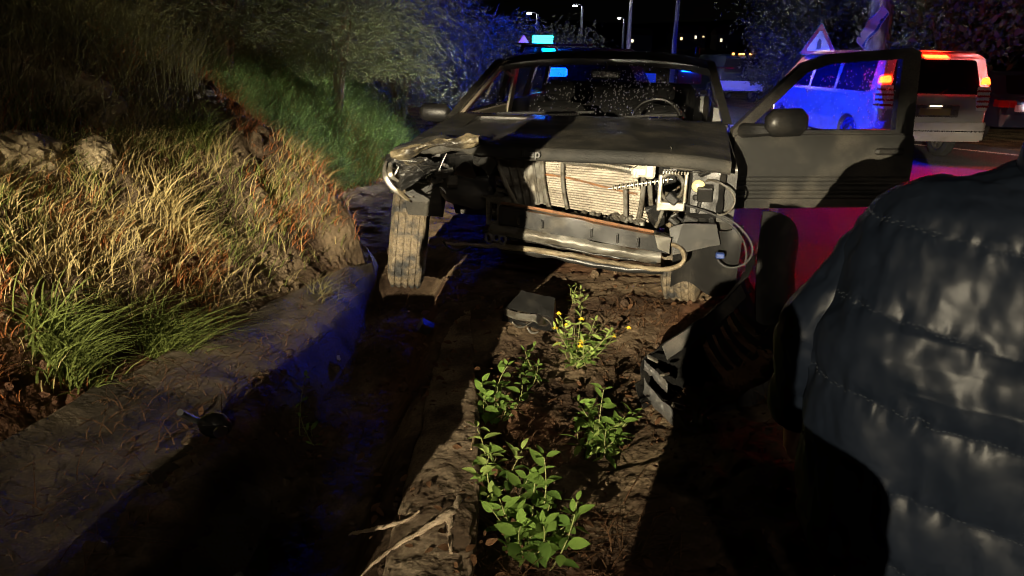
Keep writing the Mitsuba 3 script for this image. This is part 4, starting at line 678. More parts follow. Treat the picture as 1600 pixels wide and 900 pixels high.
# ---------------------------------------------------------------- loose bumper cover and broken pieces on the ground
BK = thing('bumper_cover', 'torn black bumper cover with grille slots lying in front of the wreck beside the onlooker', 'bumper')
BC = spline([(0.72, 3.04, 0.20), (0.99, 3.26, 0.24), (1.25, 3.50, 0.30), (1.46, 3.82, 0.38), (1.58, 4.12, 0.46)], 80)
def bcov(s, t):
    """C section: lower lip towards the camera, back wall, upper lip; swept along BC, bulging in the middle"""
    i = np.clip(np.round(s * 79).astype(int), 0, 79); c = BC[i]
    ph = np.pi * (0.02 + 1.05 * t); R = 0.215 + 0.05 * np.sin(np.pi * np.clip(s, 0, 1))
    tang = np.gradient(BC, axis=0); tang /= np.linalg.norm(tang, axis=1, keepdims=True); tg = tang[i]
    fwd = np.cross(tg, [0, 0, 1.0]); fwd /= np.linalg.norm(fwd, axis=-1, keepdims=True); upn = np.cross(fwd, tg)
    fw2 = fwd * 0.62 + upn * 0.78; up2 = np.cross(tg, fw2)
    q = np.stack([s * 6, t * 3, 0 * s], -1); n = 0.03 * (meshkit.fbm(q, 3, 40) - 0.5)
    a = np.cos(ph)[..., None] * R[..., None]; b = np.sin(ph)[..., None] * (R[..., None] * 0.75)
    edge = 0.03 * (meshkit.fbm(q * [2.2, 0.2, 1], 2, 41) - 0.5)
    return c + up2 * a - fw2 * b + n[..., None] * fw2 + edge[..., None] * up2
S_, T_ = np.linspace(0, 1, 81), np.linspace(0, 1, 61)
sheet = grid(bcov, S_, T_); fc = np.array(sheet.vertices)[sheet.faces].mean(1)
nu, nv = 81, 61; cell = np.tile(np.arange((nu - 1) * (nv - 1)), 2); ci, cj = cell // (nv - 1), cell % (nv - 1)
ss, tt = (ci + 0.5) / (nu - 1), (cj + 0.5) / (nv - 1)
keep = np.ones(len(cell), bool)
for kx in range(5):
    s0 = 0.40 + 0.085 * kx; keep &= ~((ss > s0) & (ss < s0 + 0.045) & (tt > 0.36) & (tt < 0.66))
keep &= ~((ss < 0.06) & (tt > 0.30) & (tt < 0.52)) & ~((ss < 0.035) & (tt > 0.7))
sheet = trimesh.Trimesh(sheet.vertices, sheet.faces[keep], process=False); sheet.remove_unreferenced_vertices()
mat('shaded_black', dusty((0.006, 0.006, 0.006), (0.016, 0.015, 0.013), 9, 0.5, 0.8), 0.6, specular=0.2)  # extra dark colour stands for the shade inside the cover
put('shell', solid(sheet, 0.006), 'shaded_black', BK, 30)
def on(s, t, lift=0.0): return bcov(np.array([s]), np.array([t]))[0] + np.array([0, -lift, lift * 0.4])
for i in range(7): s = 0.06 + 0.075 * i; put('rib', tube([on(s, 0.0) + [0, -.012, 0], on(s, 0.0) + [-0.01, 0.02, 0.045], on(s, 0.0) + [-0.02, 0.05, 0.085]], 0.007, 6, 6), 'grey_plastic', BK)
put('upper_flange', grid(lambda s, t: bcov(s, 0.0 * t) + t[..., None] * np.array([-0.02, 0.06, 0.085]) + np.array([0, -0.006, 0.0]), np.linspace(0.03, 0.62, 50), np.linspace(0, 1, 6), 0.004), 'grey_plastic', BK, 30)  # grey colour stands for light on the upper edge
put('lower_lip', grid(lambda s, t: bcov(s, 1.0 + 0 * t) + t[..., None] * np.array([0.02, -0.05, -0.05]), np.linspace(0.10, 0.66, 50), np.linspace(0, 1, 6), 0.006), 'grey_plastic', BK, 30, label='lower edge of the bumper cover, grey to stand for light on it')  # lip coloured grey to stand for light along the lower edge
def chunk(pts, amp, seed, L=0.02): return rough_up(tess(hull(pts), L), amp, 24, seed)
for pts, w_, sd, lb in (([(0.62, 3.10, 0.24), (0.67, 3.02, 0.20), (0.74, 2.93, 0.16), (0.82, 2.86, 0.135)], 0.07, 3, 'pale broken strip at the left corner of the bumper cover'), ([(0.80, 2.90, 0.19), (0.86, 2.86, 0.17), (0.90, 2.84, 0.15)], 0.075, 5, None), ([(0.63, 3.18, 0.31), (0.68, 3.13, 0.28), (0.72, 3.06, 0.25)], 0.05, 7, None)):
    put('broken_strip', strip(pts, w_, 0.006, sd, 0.012), 'grey_plastic', BK, 25, label=lb)
for e, at in (((0.3, 0.5, 0.2), (0.66, 3.14, 0.36)), ((-0.4, 0.2, 0.9), (0.71, 3.08, 0.31)), ((0.8, 0.1, -0.5), (0.75, 2.94, 0.22)), ((0.1, -0.7, 0.4), (0.81, 2.88, 0.16))): put('torn_clip', xf(cbox(-0.03, 0.03, -0.012, 0.012, -0.006, 0.006, 0.003), euler(*e, at)), 'bare_metal', BK)
# end of the cover that stands up against the wheel
put('end_panel', grid(lambda s, t: np.stack([1.42 + 0.44 * s - 0.05 * t, 3.95 + 0.55 * s * s + 0.06 * np.sin(t * 3), 0.16 + (0.74 - 0.35 * s ** 2.2) * t], -1), np.linspace(0, 1, 24), np.linspace(0, 1, 20), 0.01), 'black_plastic', BK, 30)
# broken headlamp
zc = g(0.12, 4.05)
HB = thing('broken_headlamp', 'smashed headlamp unit lying on the ground under the bumper', 'headlamp')
HMx = euler(0.35, 0.1, -0.35, (0.12, 4.02, zc + 0.06)); HT = TW(HMx)
hs = man(rough_up(tess(hull([(-0.17, -0.05, -0.05), (0.17, -0.04, -0.04), (0.15, -0.06, 0.09), (-0.14, -0.06, 0.08), (-0.12, 0.10, -0.05), (0.12, 0.10, -0.05), (0.11, 0.09, 0.10), (-0.10, 0.09, 0.10)]), 0.02), 0.008, 18, 2)) - man(cbox(-0.145, 0.14, -0.2, 0.03, -0.035, 0.075, 0.02))
put('housing', tm(hs), 'black_plastic', HB, 25, HT)
rf = man(tube([(0, 0.035, 0), (0, -0.03, 0)], [0.02, 0.048], 18, 6, False)) - man(tube([(0, 0.03, 0), (0, -0.04, 0)], [0.012, 0.044], 18, 6, False))
for x, z_ in ((0.075, 0.03), (-0.04, 0.015)): put('reflector', xf(tm(rf), euler(0, 0, 0, (x, -0.01, z_))), 'chrome', HB, 30, HT)
for pts in ([(-0.12, -0.05, 0.04), (-0.03, -0.075, 0.05), (0.06, -0.07, 0.03)], [(-0.10, -0.06, -0.02), (-0.04, -0.08, -0.03), (0.0, -0.08, 0.0), (0.03, -0.075, 0.03)], [(0.0, -0.07, -0.03), (0.03, -0.085, -0.045), (0.07, -0.08, -0.03)], [(0.09, -0.06, 0.07), (0.13, -0.06, 0.05), (0.14, -0.05, 0.0)]): put('torn_trim', tube(pts, [0.005, 0.009, 0.005], 6, flat=0.4), 'bare_metal', HB, 30, HT)
put('lens_shard', solid(grid(lambda s, t: np.stack([-0.15 + 0.2 * s, -0.065 - 0.02 * np.sin(3 * s), 0.02 + 0.055 * t + 0.01 * s], -1), np.linspace(0, 1, 8), np.linspace(0, 1, 4)), 0.003), 'dull_metal', HB, 30, HT)
for name, label, c, at, e, sz, mt in (('lens_shard', 'small pale shard on the dark ground left of the weed', 'shard', (-1.06, 4.03, 0.0), (0.4, 0.3, 0.6), (0.045, 0.02, 0.006), 'white_plastic'),
                                     ('trim_piece', 'black trim piece with two glints in the channel below the muddy tyre', 'car part', (-0.48, 4.05, 0.0), (0.2, 0.5, 0.3), (0.07, 0.04, 0.03), 'black_paint'),
                                     ('lens_shard', 'tiny blue glinting shard in the dark lower left', 'shard', (-0.97, 2.2, 0.0), (0.5, 0.2, 1.2), (0.02, 0.012, 0.005), 'clear_lens'),
                                     ('trim_piece', 'pale torn flap of plastic behind the bumper cover', 'car part', (1.32, 4.10, 0.42), (0.5, 0.1, 0.5), (0.09, 0.05, 0.006), 'grey_plastic')):
    zz = at[2] or g(at[0], at[1]) + 0.02
    put(name, rough_up(tess(cbox(-sz[0], sz[0], -sz[1], sz[1], -sz[2], sz[2], 0.004), 0.012), 0.004, 40, 2), mt, None, 25, TW(euler(*e, (at[0], at[1], zz)))); kk = [k for k in scene if k.split('_0')[0] == name][-1]; tag(kk, label, c)
k = thing('broken_mirror', 'black broken mirror or lamp part with glints lying in the dark channel', 'car part')
BT = TW(euler(0.5, 0.3, 0.4, (-1.26, 2.80, g(-1.26, 2.80) + 0.05)))
put('shell', rough_up(tess(hull(np.array(trimesh.creation.icosphere(2).vertices) * [0.07, 0.05, 0.06]), 0.015), 0.01, 20, 4), 'beam_black', k, 40, BT); put('arm', tube([(0, 0, -0.03), (-0.10, 0.02, 0.0), (-0.15, 0.0, 0.06)], 0.015, 8), 'black_plastic', k, 30, BT); put('glass', tube([(0.02, -0.045, 0.02), (0.022, -0.052, 0.022)], 0.03, 14, 2, False), 'chrome', k, 30, BT)
# ---------------------------------------------------------------- old kerb, muddy apron, bare roots, rocks
kp = spline([(-0.34, 4.35, 0), (-0.36, 3.7, 0), (-0.33, 3.1, 0), (-0.30, 2.5, 0), (-0.30, 2.0, 0), (-0.33, 1.3, 0), (-0.4, 0.2, 0)], 150)
def kerb(s, t):
    i = np.round(s * 149).astype(int); c = kp[i]; w = np.interp(c[..., 1], [0, 2, 2.8, 3.4, 4.3], [0.30, 0.28, 0.26, 0.20, 0.09])
    X = np.array([-0.62, -0.50, 0.0, 0.42, 0.5, 0.5, 0.5]); Zz = np.array([-0.06, 0.10, 0.135, 0.14, 0.13, 0.06, -0.08])
    tk = np.linspace(0, 1, 7); q = np.stack([c[..., 0] * 0 + s * 16, t * 3, 0 * s], -1)
    top = np.clip(1 - np.abs(t - 0.42) * 2.6, 0, 1)
    x = c[..., 0] + 0.06 + np.interp(t, tk, X) * w + 0.05 * (meshkit.fbm(q, 3, 3) - .5) * (t < 0.62) + 0.006 * (meshkit.fbm(q * 2, 2, 6) - .5)
    z = 0.075 + np.interp(t, tk, Zz) + top * (0.07 * (meshkit.fbm(q * 0.8 + 3, 3, 5) - .5) + 0.02 * (meshkit.fbm(q * 4, 2, 9) - .5)) - 0.03 * sst(3.3, 4.3, c[..., 1])
    return np.stack([x, c[..., 1] + 0 * t, z], -1)
put('kerb', grid(kerb, np.linspace(0, 1, 220), np.linspace(0, 1, 40)), 'old_concrete', None, True); tag('kerb', kind='structure')
ax_ = np.linspace(0, 1, 60); ay_ = np.linspace(1.0, 5.6, 160)
def apron(u, v):
    x1 = -1.02 + 0.16 * (meshkit.fbm(np.stack([0 * v, v * 2.0, 0 * v], -1), 2, 3) - 0.5); x = foot(v) + 0.06 + (x1 - foot(v) - 0.06) * u
    return np.stack([x, v, np.asarray(G(x, v, False)) * 0.35 + 0.65 * (0.15 - 0.05 * u + 0.10 * (1 - u) ** 2) - 0.16 * u ** 5 + 0.05 * (meshkit.fbm(np.stack([x * 4, v * 4, 0 * x], -1), 4, 2) - 0.5) + 0.012], -1)
put('channel_edge', grid(apron, ax_, ay_), 'apron_mud', None, True); tag('channel_edge', kind='structure')
k = thing('bare_root', 'pale bare forked root across the near end of the kerb', 'root')
RZ = lambda x, y, h: (x, y, h)
put('main_branch', rough_up(tube([RZ(-0.17, 2.22, 0.215), RZ(-0.20, 2.10, 0.225), RZ(-0.28, 2.02, 0.215), RZ(-0.36, 1.98, 0.18), RZ(-0.47, 1.93, 0.10)], [0.010, 0.019, 0.011, 0.008, 0.004], 8, 60, flat=0.6), 0.007, 45, 2), 'pale_wood', k)
put('side_branch', rough_up(tube([RZ(-0.30, 2.14, 0.205), RZ(-0.38, 2.09, 0.19), RZ(-0.46, 2.08, 0.17), RZ(-0.54, 2.11, 0.13)], [0.003, 0.009, 0.010, 0.004], 8, 40, flat=0.6), 0.007, 45, 3), 'pale_wood', k)
put('side_branch', rough_up(tube([RZ(-0.20, 2.12, 0.22), RZ(-0.185, 2.03, 0.215), RZ(-0.175, 1.93, 0.20)], [0.013, 0.010, 0.006], 8, 30), 0.006, 45, 4), 'pale_wood', k)
put('dry_stalk', tube([(-0.135, 2.72, 0.20), (-0.14, 2.60, 0.22), (-0.145, 2.5, 0.24)], [0.006, 0.007, 0.003], 6), 'dry_stem', None); tag('dry_stalk', 'short dry stalk standing at the edge of the kerb', 'stalk')
r = np.random.default_rng(23)
def rock_at(x, y, sx, sy, sz, seed, label, dz=0.0):
    m = trimesh.creation.icosphere(4); v = np.array(m.vertices); q = np.round((v + 0.35 * (meshkit.fbm(v * 1.6 + seed, 3, seed) - 0.5)[:, None] * v) * 3.2) / 3.2
    v = (0.6 * v + 0.4 * q) * (1 + 0.5 * (meshkit.fbm(v * 2.5 + seed, 4, seed)[:, None] - 0.5))
    k = put('rock', trimesh.Trimesh(v * [sx, sy, sz], m.faces, process=False), 'rock', None, 35, TW(euler(0.2, 0.3, seed * 1.3, (x, y, g(x, y) - 0.4 * sz + dz)))); tag(k, label, 'rock', None)
for a in ((-2.62, 3.95, 0.24, 0.18, 0.17, 1, 'pale lit rock near the left edge with a dark hollow under it'), (-2.42, 4.2, 0.15, 0.13, 0.13, 2, 'tall lit clod of earth right of the dark hollow'), 
          (-2.75, 4.7, 0.26, 0.2, 0.26, 5, 'pale slab of rock in the shade above the lit grass'), (-3.0, 4.6, 0.22, 0.2, 0.22, 6, 'second pale rock in the shade, farther left')): rock_at(*a)
cl = []
for _ in range(1100):
    y = r.uniform(1.6, 6.0); x = r.uniform(-2.6, 1.5) if r.random() < 0.55 else foot(y) - r.uniform(-0.1, 1.0)
    if x > road_edge(y) - 0.1: continue
    s = r.uniform(0.004, 0.02) * (1.5 if x < foot(y) else 1) * (1 + (r.random() < 0.06)); m = trimesh.creation.icosphere(1); v = np.array(m.vertices) * r.uniform(0.6, 1.2, (1, 3)); cl.append(trimesh.Trimesh(v * s * (1 + 0.5 * (r.random((len(v), 1)) - 0.5)) + [x, y, g(x, y) + s * 0.3], m.faces, process=False))
put('loose_clods', cat(cl), 'soil', None, False); tag('loose_clods', 'crumbled clods of earth and gravel over the verge and bank', 'gravel', kind='stuff')

def leaf_mesh(asp=0.42, fold=0.25, droop=0.35, n=7, point=1.25, teeth=0.0):
    t = np.linspace(0, 1, n); w = asp * 0.5 * np.sin(np.pi * t ** (1 / point)) ** 0.85; w[0] = 0.012; w[-1] = 0.0
    if teeth: w[1:-1] *= 1 + teeth * np.where(np.arange(n - 2) % 2, 1, -1)
    z = -droop * t ** 2 * 0.6; V_ = np.vstack([np.c_[t, w, z + fold * w], np.c_[t, 0 * t, z], np.c_[t, -w, z + fold * w]]); f = []
    for a in range(2):
        for i in range(n - 1): p = a * n + i; f += [(p, p + 1, p + n + 1), (p, p + n + 1, p + n)]
    return trimesh.Trimesh(V_, f, process=False)
# ---------------------------------------------------------------- grass on the bank
def blades(P, L, Wd, lean, bend, r, segs=3):
    """many curved blades: P (n,3) roots, L lengths, lean (n,2) horizontal lean"""
    n = len(P); az = r.uniform(0, 2 * np.pi, n); side_ = np.stack([np.cos(az), np.sin(az), 0 * az], -1); t = np.linspace(0, 1, segs + 1)
    up = np.array([0, 0, 1.0]); le = np.c_[lean, np.zeros(n)]
    V_ = []
    for s in t:
        c = P + up * (L * (s - bend * 0.55 * s * s))[:, None] + le * (L * (s * 0.35 + s * s * 0.75))[:, None]; w = (Wd * (1 - s) ** 0.6 + 0.0004)[:, None]
        V_ += [c - side_ * w, c + side_ * w]
    V_ = np.stack(V_, 1); m = 2 * (segs + 1); f = []
    for i in range(segs): a = 2 * i; f += [(a, a + 1, a + 3), (a, a + 3, a + 2)]
    F_ = (np.array(f)[None] + (np.arange(n) * m)[:, None, None]).reshape(-1, 3)
    return trimesh.Trimesh(V_.reshape(-1, 3), F_, process=False)
def bank_pts(n, y0, y1, t0, t1, seed, dens=None):
    r = np.random.default_rng(seed); y = y0 + (y1 - y0) * r.random(n) ** 1.25; t = r.uniform(t0, t1, n); x = foot(y) - t
    if dens is not None:
        keep_ = r.random(n) < dens(x, y, t); x, y = x[keep_], y[keep_]
    return np.stack([x, y, G(x, y) - 0.01], -1), r
def nz(x, y, f, s): return meshkit.fbm(np.stack([x * f, y * f, 0 * x], -1), 3, s)
def gras(name, label, mt, n, seed, y0, y1, t0, t1, l0, l1, w0, dens, lean_s=0.8):
    P, r = bank_pts(n, y0, y1, t0, t1, seed, dens); m = len(P)
    lean = np.stack([r.normal(0.45, 0.45, m), r.normal(-0.30, 0.45, m)], -1) * lean_s
    put(name, blades(P, r.uniform(l0, l1, m) * (0.6 + 0.8 * nz(P[:, 0], P[:, 1], 1.5, seed)), r.uniform(0.6, 1.3, m) * w0, lean, r.uniform(0.2, 1.0, m), r), mt, None, False); tag(name, label, 'grass', kind='stuff')
bare = lambda x, y, t: np.clip(t / 0.5, 0, 1) ** 1.5 * sst(0.40, 0.54, nz(x, y, 1.6, 77) + 0.02)
gras('dry_grass', 'dry straw coloured grass on the lit bank', 'blade_straw', 46000, 1, 2.2, 9.5, 0.05, 2.2, 0.08, 0.26, 0.0022, lambda x, y, t: bare(x, y, t) * (0.3 + 0.7 * sst(0.4, 0.6, nz(x, y, 2.2, 31))))
gras('green_grass', 'green grass mixed into the dry grass on the bank', 'blade_green', 20000, 2, 2.2, 9.5, 0.0, 2.2, 0.08, 0.24, 0.0028, lambda x, y, t: bare(x, y, t) * sst(0.46, 0.6, nz(x, y, 1.9, 32)))
gras('russet_grass', 'rust red dead grass in patches on the bank', 'blade_rust', 30000, 3, 2.2, 9.5, 0.0, 2.2, 0.04, 0.17, 0.0026, lambda x, y, t: np.clip(t / 0.2 + 0.2, 0, 1) * sst(0.47, 0.58, nz(x, y, 2.6, 33)))
gras('olive_grass', 'tall olive grass along the top of the bank', 'blade_olive', 30000, 4, 2.8, 13, 1.1, 4.0, 0.25, 0.75, 0.0032, lambda x, y, t: 0.35 + 0.65 * sst(0.4, 0.6, nz(x, y, 1.2, 34)))
gras('bright_grass', 'bright green grass on the bank behind the spur, lit white from up the road', 'leaf_bright', 15000, 5, 7.4, 11.5, 0.05, 1.4, 0.10, 0.34, 0.004, None)
r5 = np.random.default_rng(41)
def scatter(n, x0, x1, y0, y1, seed, dens):
    r = np.random.default_rng(seed); x, y = r.uniform(x0, x1, n), r.uniform(y0, y1, n); k_ = r.random(n) < dens(x, y); x, y = x[k_], y[k_]; return np.stack([x, y, G(x, y) - 0.005], -1), r
P, r = scatter(5200, -0.12, 1.6, 1.5, 4.6, 51, lambda x, y: (x < road_edge(y) - 0.15) * sst(0.45, 0.6, nz(x, y, 2.4, 91)))
P2_, _ = scatter(4200, -2.2, -0.7, 1.5, 5.0, 52, lambda x, y: (x > foot(y) + 0.02) * sst(0.42, 0.62, nz(x, y, 2.0, 92)) * 0.7); P2_[:, 2] = np.maximum(P2_[:, 2], [float(apron(np.clip((a - foot(b) - 0.06) / (-1.02 - foot(b) - 0.06), 0, 1), np.array(b))[2]) if a < -1.1 else -9 for a, b in P2_[:, :2]]) - 0.004; P = np.vstack([P, P2_])
put('verge_litter', blades(P, r.uniform(0.03, 0.13, len(P)), np.full(len(P), 0.0022), r.normal(0, 1.2, (len(P), 2)), r.uniform(0.6, 1.4, len(P)), r), 'blade_brown', None, False); tag('verge_litter', 'dead russet grass and litter on the verge around the plants', 'dead grass', kind='stuff')
def tussock(x, y, n, l0, l1, w, mt, label, lean, seed, spread=0.16):
    r = np.random.default_rng(seed); p = np.stack([r.normal(x, spread * 0.35, n), r.normal(y, spread * 0.35, n)], -1); P = np.c_[p, G(p[:, 0], p[:, 1])]
    a = r.uniform(0, 2 * np.pi, n); m_ = r.uniform(0.15, 0.9, n); le = np.stack([np.cos(a) * m_ + lean[0], np.sin(a) * m_ + lean[1]], -1)
    k = put('grass_tussock', blades(P, r.uniform(l0, l1, n), r.uniform(0.7, 1.3, n) * w, le, r.uniform(0.3, 1.1, n), r, 5), mt, None, False); tag(k, label, 'grass tussock')
tussock(-2.05, 3.10, 420, 0.22, 0.48, 0.0045, 'blade_green', 'long green tussock hanging over the dark ground at the left edge', (0.55, -0.25), 1)
tussock(-1.82, 3.55, 300, 0.2, 0.42, 0.0042, 'blade_green', 'long green tussock right of the one at the left edge', (0.6, -0.3), 2)
tussock(-2.15, 5.0, 260, 0.15, 0.36, 0.004, 'blade_green', 'upright green tussock in the middle of the lit bank', (0.1, -0.1), 3)
tussock(-2.02, 4.35, 240, 0.15, 0.34, 0.0038, 'blade_straw', 'straw coloured tussock below the pale rocks', (0.3, -0.2), 4)
r6 = np.random.default_rng(63); n_ = 2600; lx, ly = r6.uniform(-2.0, 1.6, n_), r6.uniform(1.6, 4.7, n_); kk_ = (lx < road_edge(ly) - 0.1) & (lx > foot(ly) + 0.05) & (r6.random(n_) < 0.25 + 0.75 * sst(0.42, 0.6, nz(lx, ly, 1.8, 95))); lx, ly = lx[kk_], ly[kk_]
lz = np.array([g(a, b) for a, b in zip(lx, ly)]); lz = np.where((lx > -0.62) & (lx < 0.02) & (ly < 4.2), 0.205, lz)
LV, LF = [], []; lm = leaf_mesh(0.5, 0.25, 0.5, 5); nv_ = len(lm.vertices)
for i in range(len(lx)):
    M = euler(r6.normal(0, 0.5), r6.normal(0, 0.5), r6.uniform(0, 6.28), (lx[i], ly[i], lz[i] + 0.008)); LV.append(np.array(lm.vertices) * r6.uniform(0.015, 0.05) @ M[:3, :3].T + M[:3, 3]); LF.append(lm.faces + i * nv_)
put('leaf_litter', trimesh.Trimesh(np.vstack(LV), np.vstack(LF), process=False), 'blade_brown', None, True); tag('leaf_litter', 'dead brown leaves scattered over the dirt and the kerb', 'dead leaves', kind='stuff')
tussock(-1.25, 4.55, 120, 0.1, 0.30, 0.003, 'blade_olive', 'thin olive tussock at the foot of the bank near the tyre', (0.3, -0.1), 5)

# ---------------------------------------------------------------- leafy plants on the verge
LEAF = {}
for mt in ('leaf_fresh', 'leaf_pale', 'leaf_deep'):
    for v_, ar in enumerate(((0.52, 0.2, 0.35), (0.60, 0.12, 0.2), (0.45, 0.3, 0.55))): LEAF[mt, v_] = mikit.ply(leaf_mesh(*ar), mt, smooth=True)
    LEAF[mt, 3] = mikit.ply(leaf_mesh(0.30, 0.25, 0.3, 9, 1.1, 0.16), mt, smooth=True)
def plant(name, label, x, y, stems, ls, kinds, mts, seed, flowers=0, r_=0.0032, zb=None, step=0.042):
    rs = np.random.default_rng(seed + 500); stems = list(stems) + ([(a + rs.uniform(0.3, 0.9), min(1.0, t_ + rs.uniform(0.0, 0.35)), h_ * rs.uniform(0.45, 0.85)) for a, t_, h_ in stems] if name != 'weed' else [])
    k = thing(name, label, 'plant'); r = np.random.default_rng(seed); z0 = (g(x, y) if zb is None else zb) - 0.01
    for az, tilt, H in stems:
        d = np.array([math.cos(az) * math.sin(tilt), math.sin(az) * math.sin(tilt), math.cos(tilt)]); b0 = np.array([x, y, z0]) + np.r_[r.normal(0, 0.03, 2), 0]
        p = spline([b0, b0 + d * H * 0.5 + r.normal(0, 0.015, 3), b0 + d * H * 0.9 + np.array([0, 0, H * 0.12])], 24)
        put('stem', tube(p, [r_, r_ * 0.5], 6, curve=False), 'stem_green', k, True)
        n = max(2, int(H / step))
        for i in range(n + 1):
            s = 0.18 + 0.82 * i / n; c = p[min(23, int(s * 23))]; a0 = r.uniform(0, 6.28) if i == 0 else a0 + 1.57 + r.normal(0, 0.25); top = i >= n - 1
            for q in (0, math.pi) if i < n else (0, 2.1, 4.2):
                a = a0 + q + r.normal(0, 0.2); el = r.uniform(-0.15, 0.45) + (0.45 if top else 0); dv = np.array([math.cos(a) * math.cos(el), math.sin(a) * math.cos(el), math.sin(el)])
                L = ls * r.uniform(0.65, 1.2) * (0.72 if i == n else 1) * (0.75 + 0.5 * s * (1.3 - s)); pt = c + dv * L * 0.18
                up_ = np.array([0, 0, 1.0]) + r.normal(0, 0.3, 3); xx = dv; yy = np.cross(up_, xx); yy /= np.linalg.norm(yy); zz = np.cross(xx, yy); M = np.eye(4); M[:3, 0], M[:3, 1], M[:3, 2], M[:3, 3] = xx * L, yy * L, zz * L, c + dv * 0.008
                mt = mts[0] if top else mts[r.integers(len(mts))]
                put('leaf', LEAF[mt, kinds[r.integers(len(kinds))]], None, k, tw=TW(M))
        if flowers and r.random() < 0.9:
            for _ in range(flowers):
                c = p[-1] + r.normal(0, 0.035, 3) + [0, 0, 0.02]; fl = cat([xf(leaf_mesh(0.5, 0.1, 0.2, 5), frame(c, [math.cos(j * 1.05) * 0.3, math.sin(j * 1.05) * 0.3, 1], [math.cos(j * 1.05), math.sin(j * 1.05), 0.3], 0.022)) for j in range(6)] + [xf(trimesh.creation.icosphere(1), euler(0, 0, 0, c) @ np.diag([.008, .008, .006, 1]))])
                put('flower', fl, 'petal_yellow', k, True)
    return k
plant('leafy_plant', 'large round-leaved green plant at the bottom of the picture beside the root', 0.08, 2.06, [(0.2, 0.35, 0.26), (1.5, 0.55, 0.24), (2.8, 0.5, 0.22), (4.2, 0.45, 0.20), (5.2, 0.5, 0.22), (0.9, 0.15, 0.32), (3.4, 0.75, 0.20), (5.9, 0.75, 0.22)], 0.075, (0, 1), ('leaf_fresh', 'leaf_fresh', 'leaf_deep'), 3)
plant('leafy_plant', 'smaller plant with a pale upright tip leaf against the edge of the kerb', -0.07, 2.36, [(2.0, 0.3, 0.26), (0.3, 0.5, 0.20), (4.0, 0.6, 0.16)], 0.075, (0, 2), ('leaf_pale', 'leaf_fresh', 'leaf_deep'), 4)
plant('leafy_plant', 'plant with toothed pale leaves left of the bumper cover', 0.40, 2.80, [(1.2, 0.2, 0.30), (2.9, 0.6, 0.26), (0.2, 0.65, 0.24), (4.4, 0.5, 0.2), (5.6, 0.6, 0.22), (2.1, 0.5, 0.2)], 0.085, (3, 2), ('leaf_fresh', 'leaf_pale', 'leaf_deep'), 5)
plant('leafy_plant', 'dim dark-leaved plant beside the far half of the kerb', -0.06, 2.98, [(1.2, 0.2, 0.24), (2.9, 0.5, 0.2), (0.2, 0.5, 0.2), (4.6, 0.4, 0.18)], 0.07, (0, 2), ('leaf_fresh', 'leaf_deep'), 6)
plant('flowering_plant', 'green plant with yellow flowers in front of the smashed headlamp', 0.36, 3.72, [(1.2, 0.25, 0.30), (2.9, 0.6, 0.26), (0.2, 0.6, 0.28), (4.4, 0.6, 0.2), (5.6, 0.7, 0.28), (2.2, 0.55, 0.26), (6.1, 0.9, 0.3)], 0.072, (3,), ('leaf_pale', 'leaf_fresh', 'leaf_fresh'), 7, 1)
plant('weed', 'thin upright weed on the dark ground at the edge of the channel', -0.97, 3.22, [(1.0, 0.18, 0.36), (3.0, 0.45, 0.18), (5.0, 0.6, 0.14)], 0.05, (0, 3), ('leaf_fresh', 'leaf_deep'), 8, 0, 0.003, None, 0.07)
plant('leafy_plant', 'dark low plant in the shadow between kerb and headlamp', 0.10, 3.45, [(1.0, 0.5, 0.18), (3.0, 0.5, 0.2), (5.0, 0.6, 0.18)], 0.06, (3, 2), ('leaf_fresh', 'leaf_deep'), 9)
plant('leafy_plant', 'low plant under the lower tube of the wreck', 0.42, 4.42, [(1.0, 0.5, 0.12), (3.0, 0.6, 0.12), (5.0, 0.7, 0.12)], 0.05, (3,), ('leaf_pale', 'leaf_fresh'), 10)

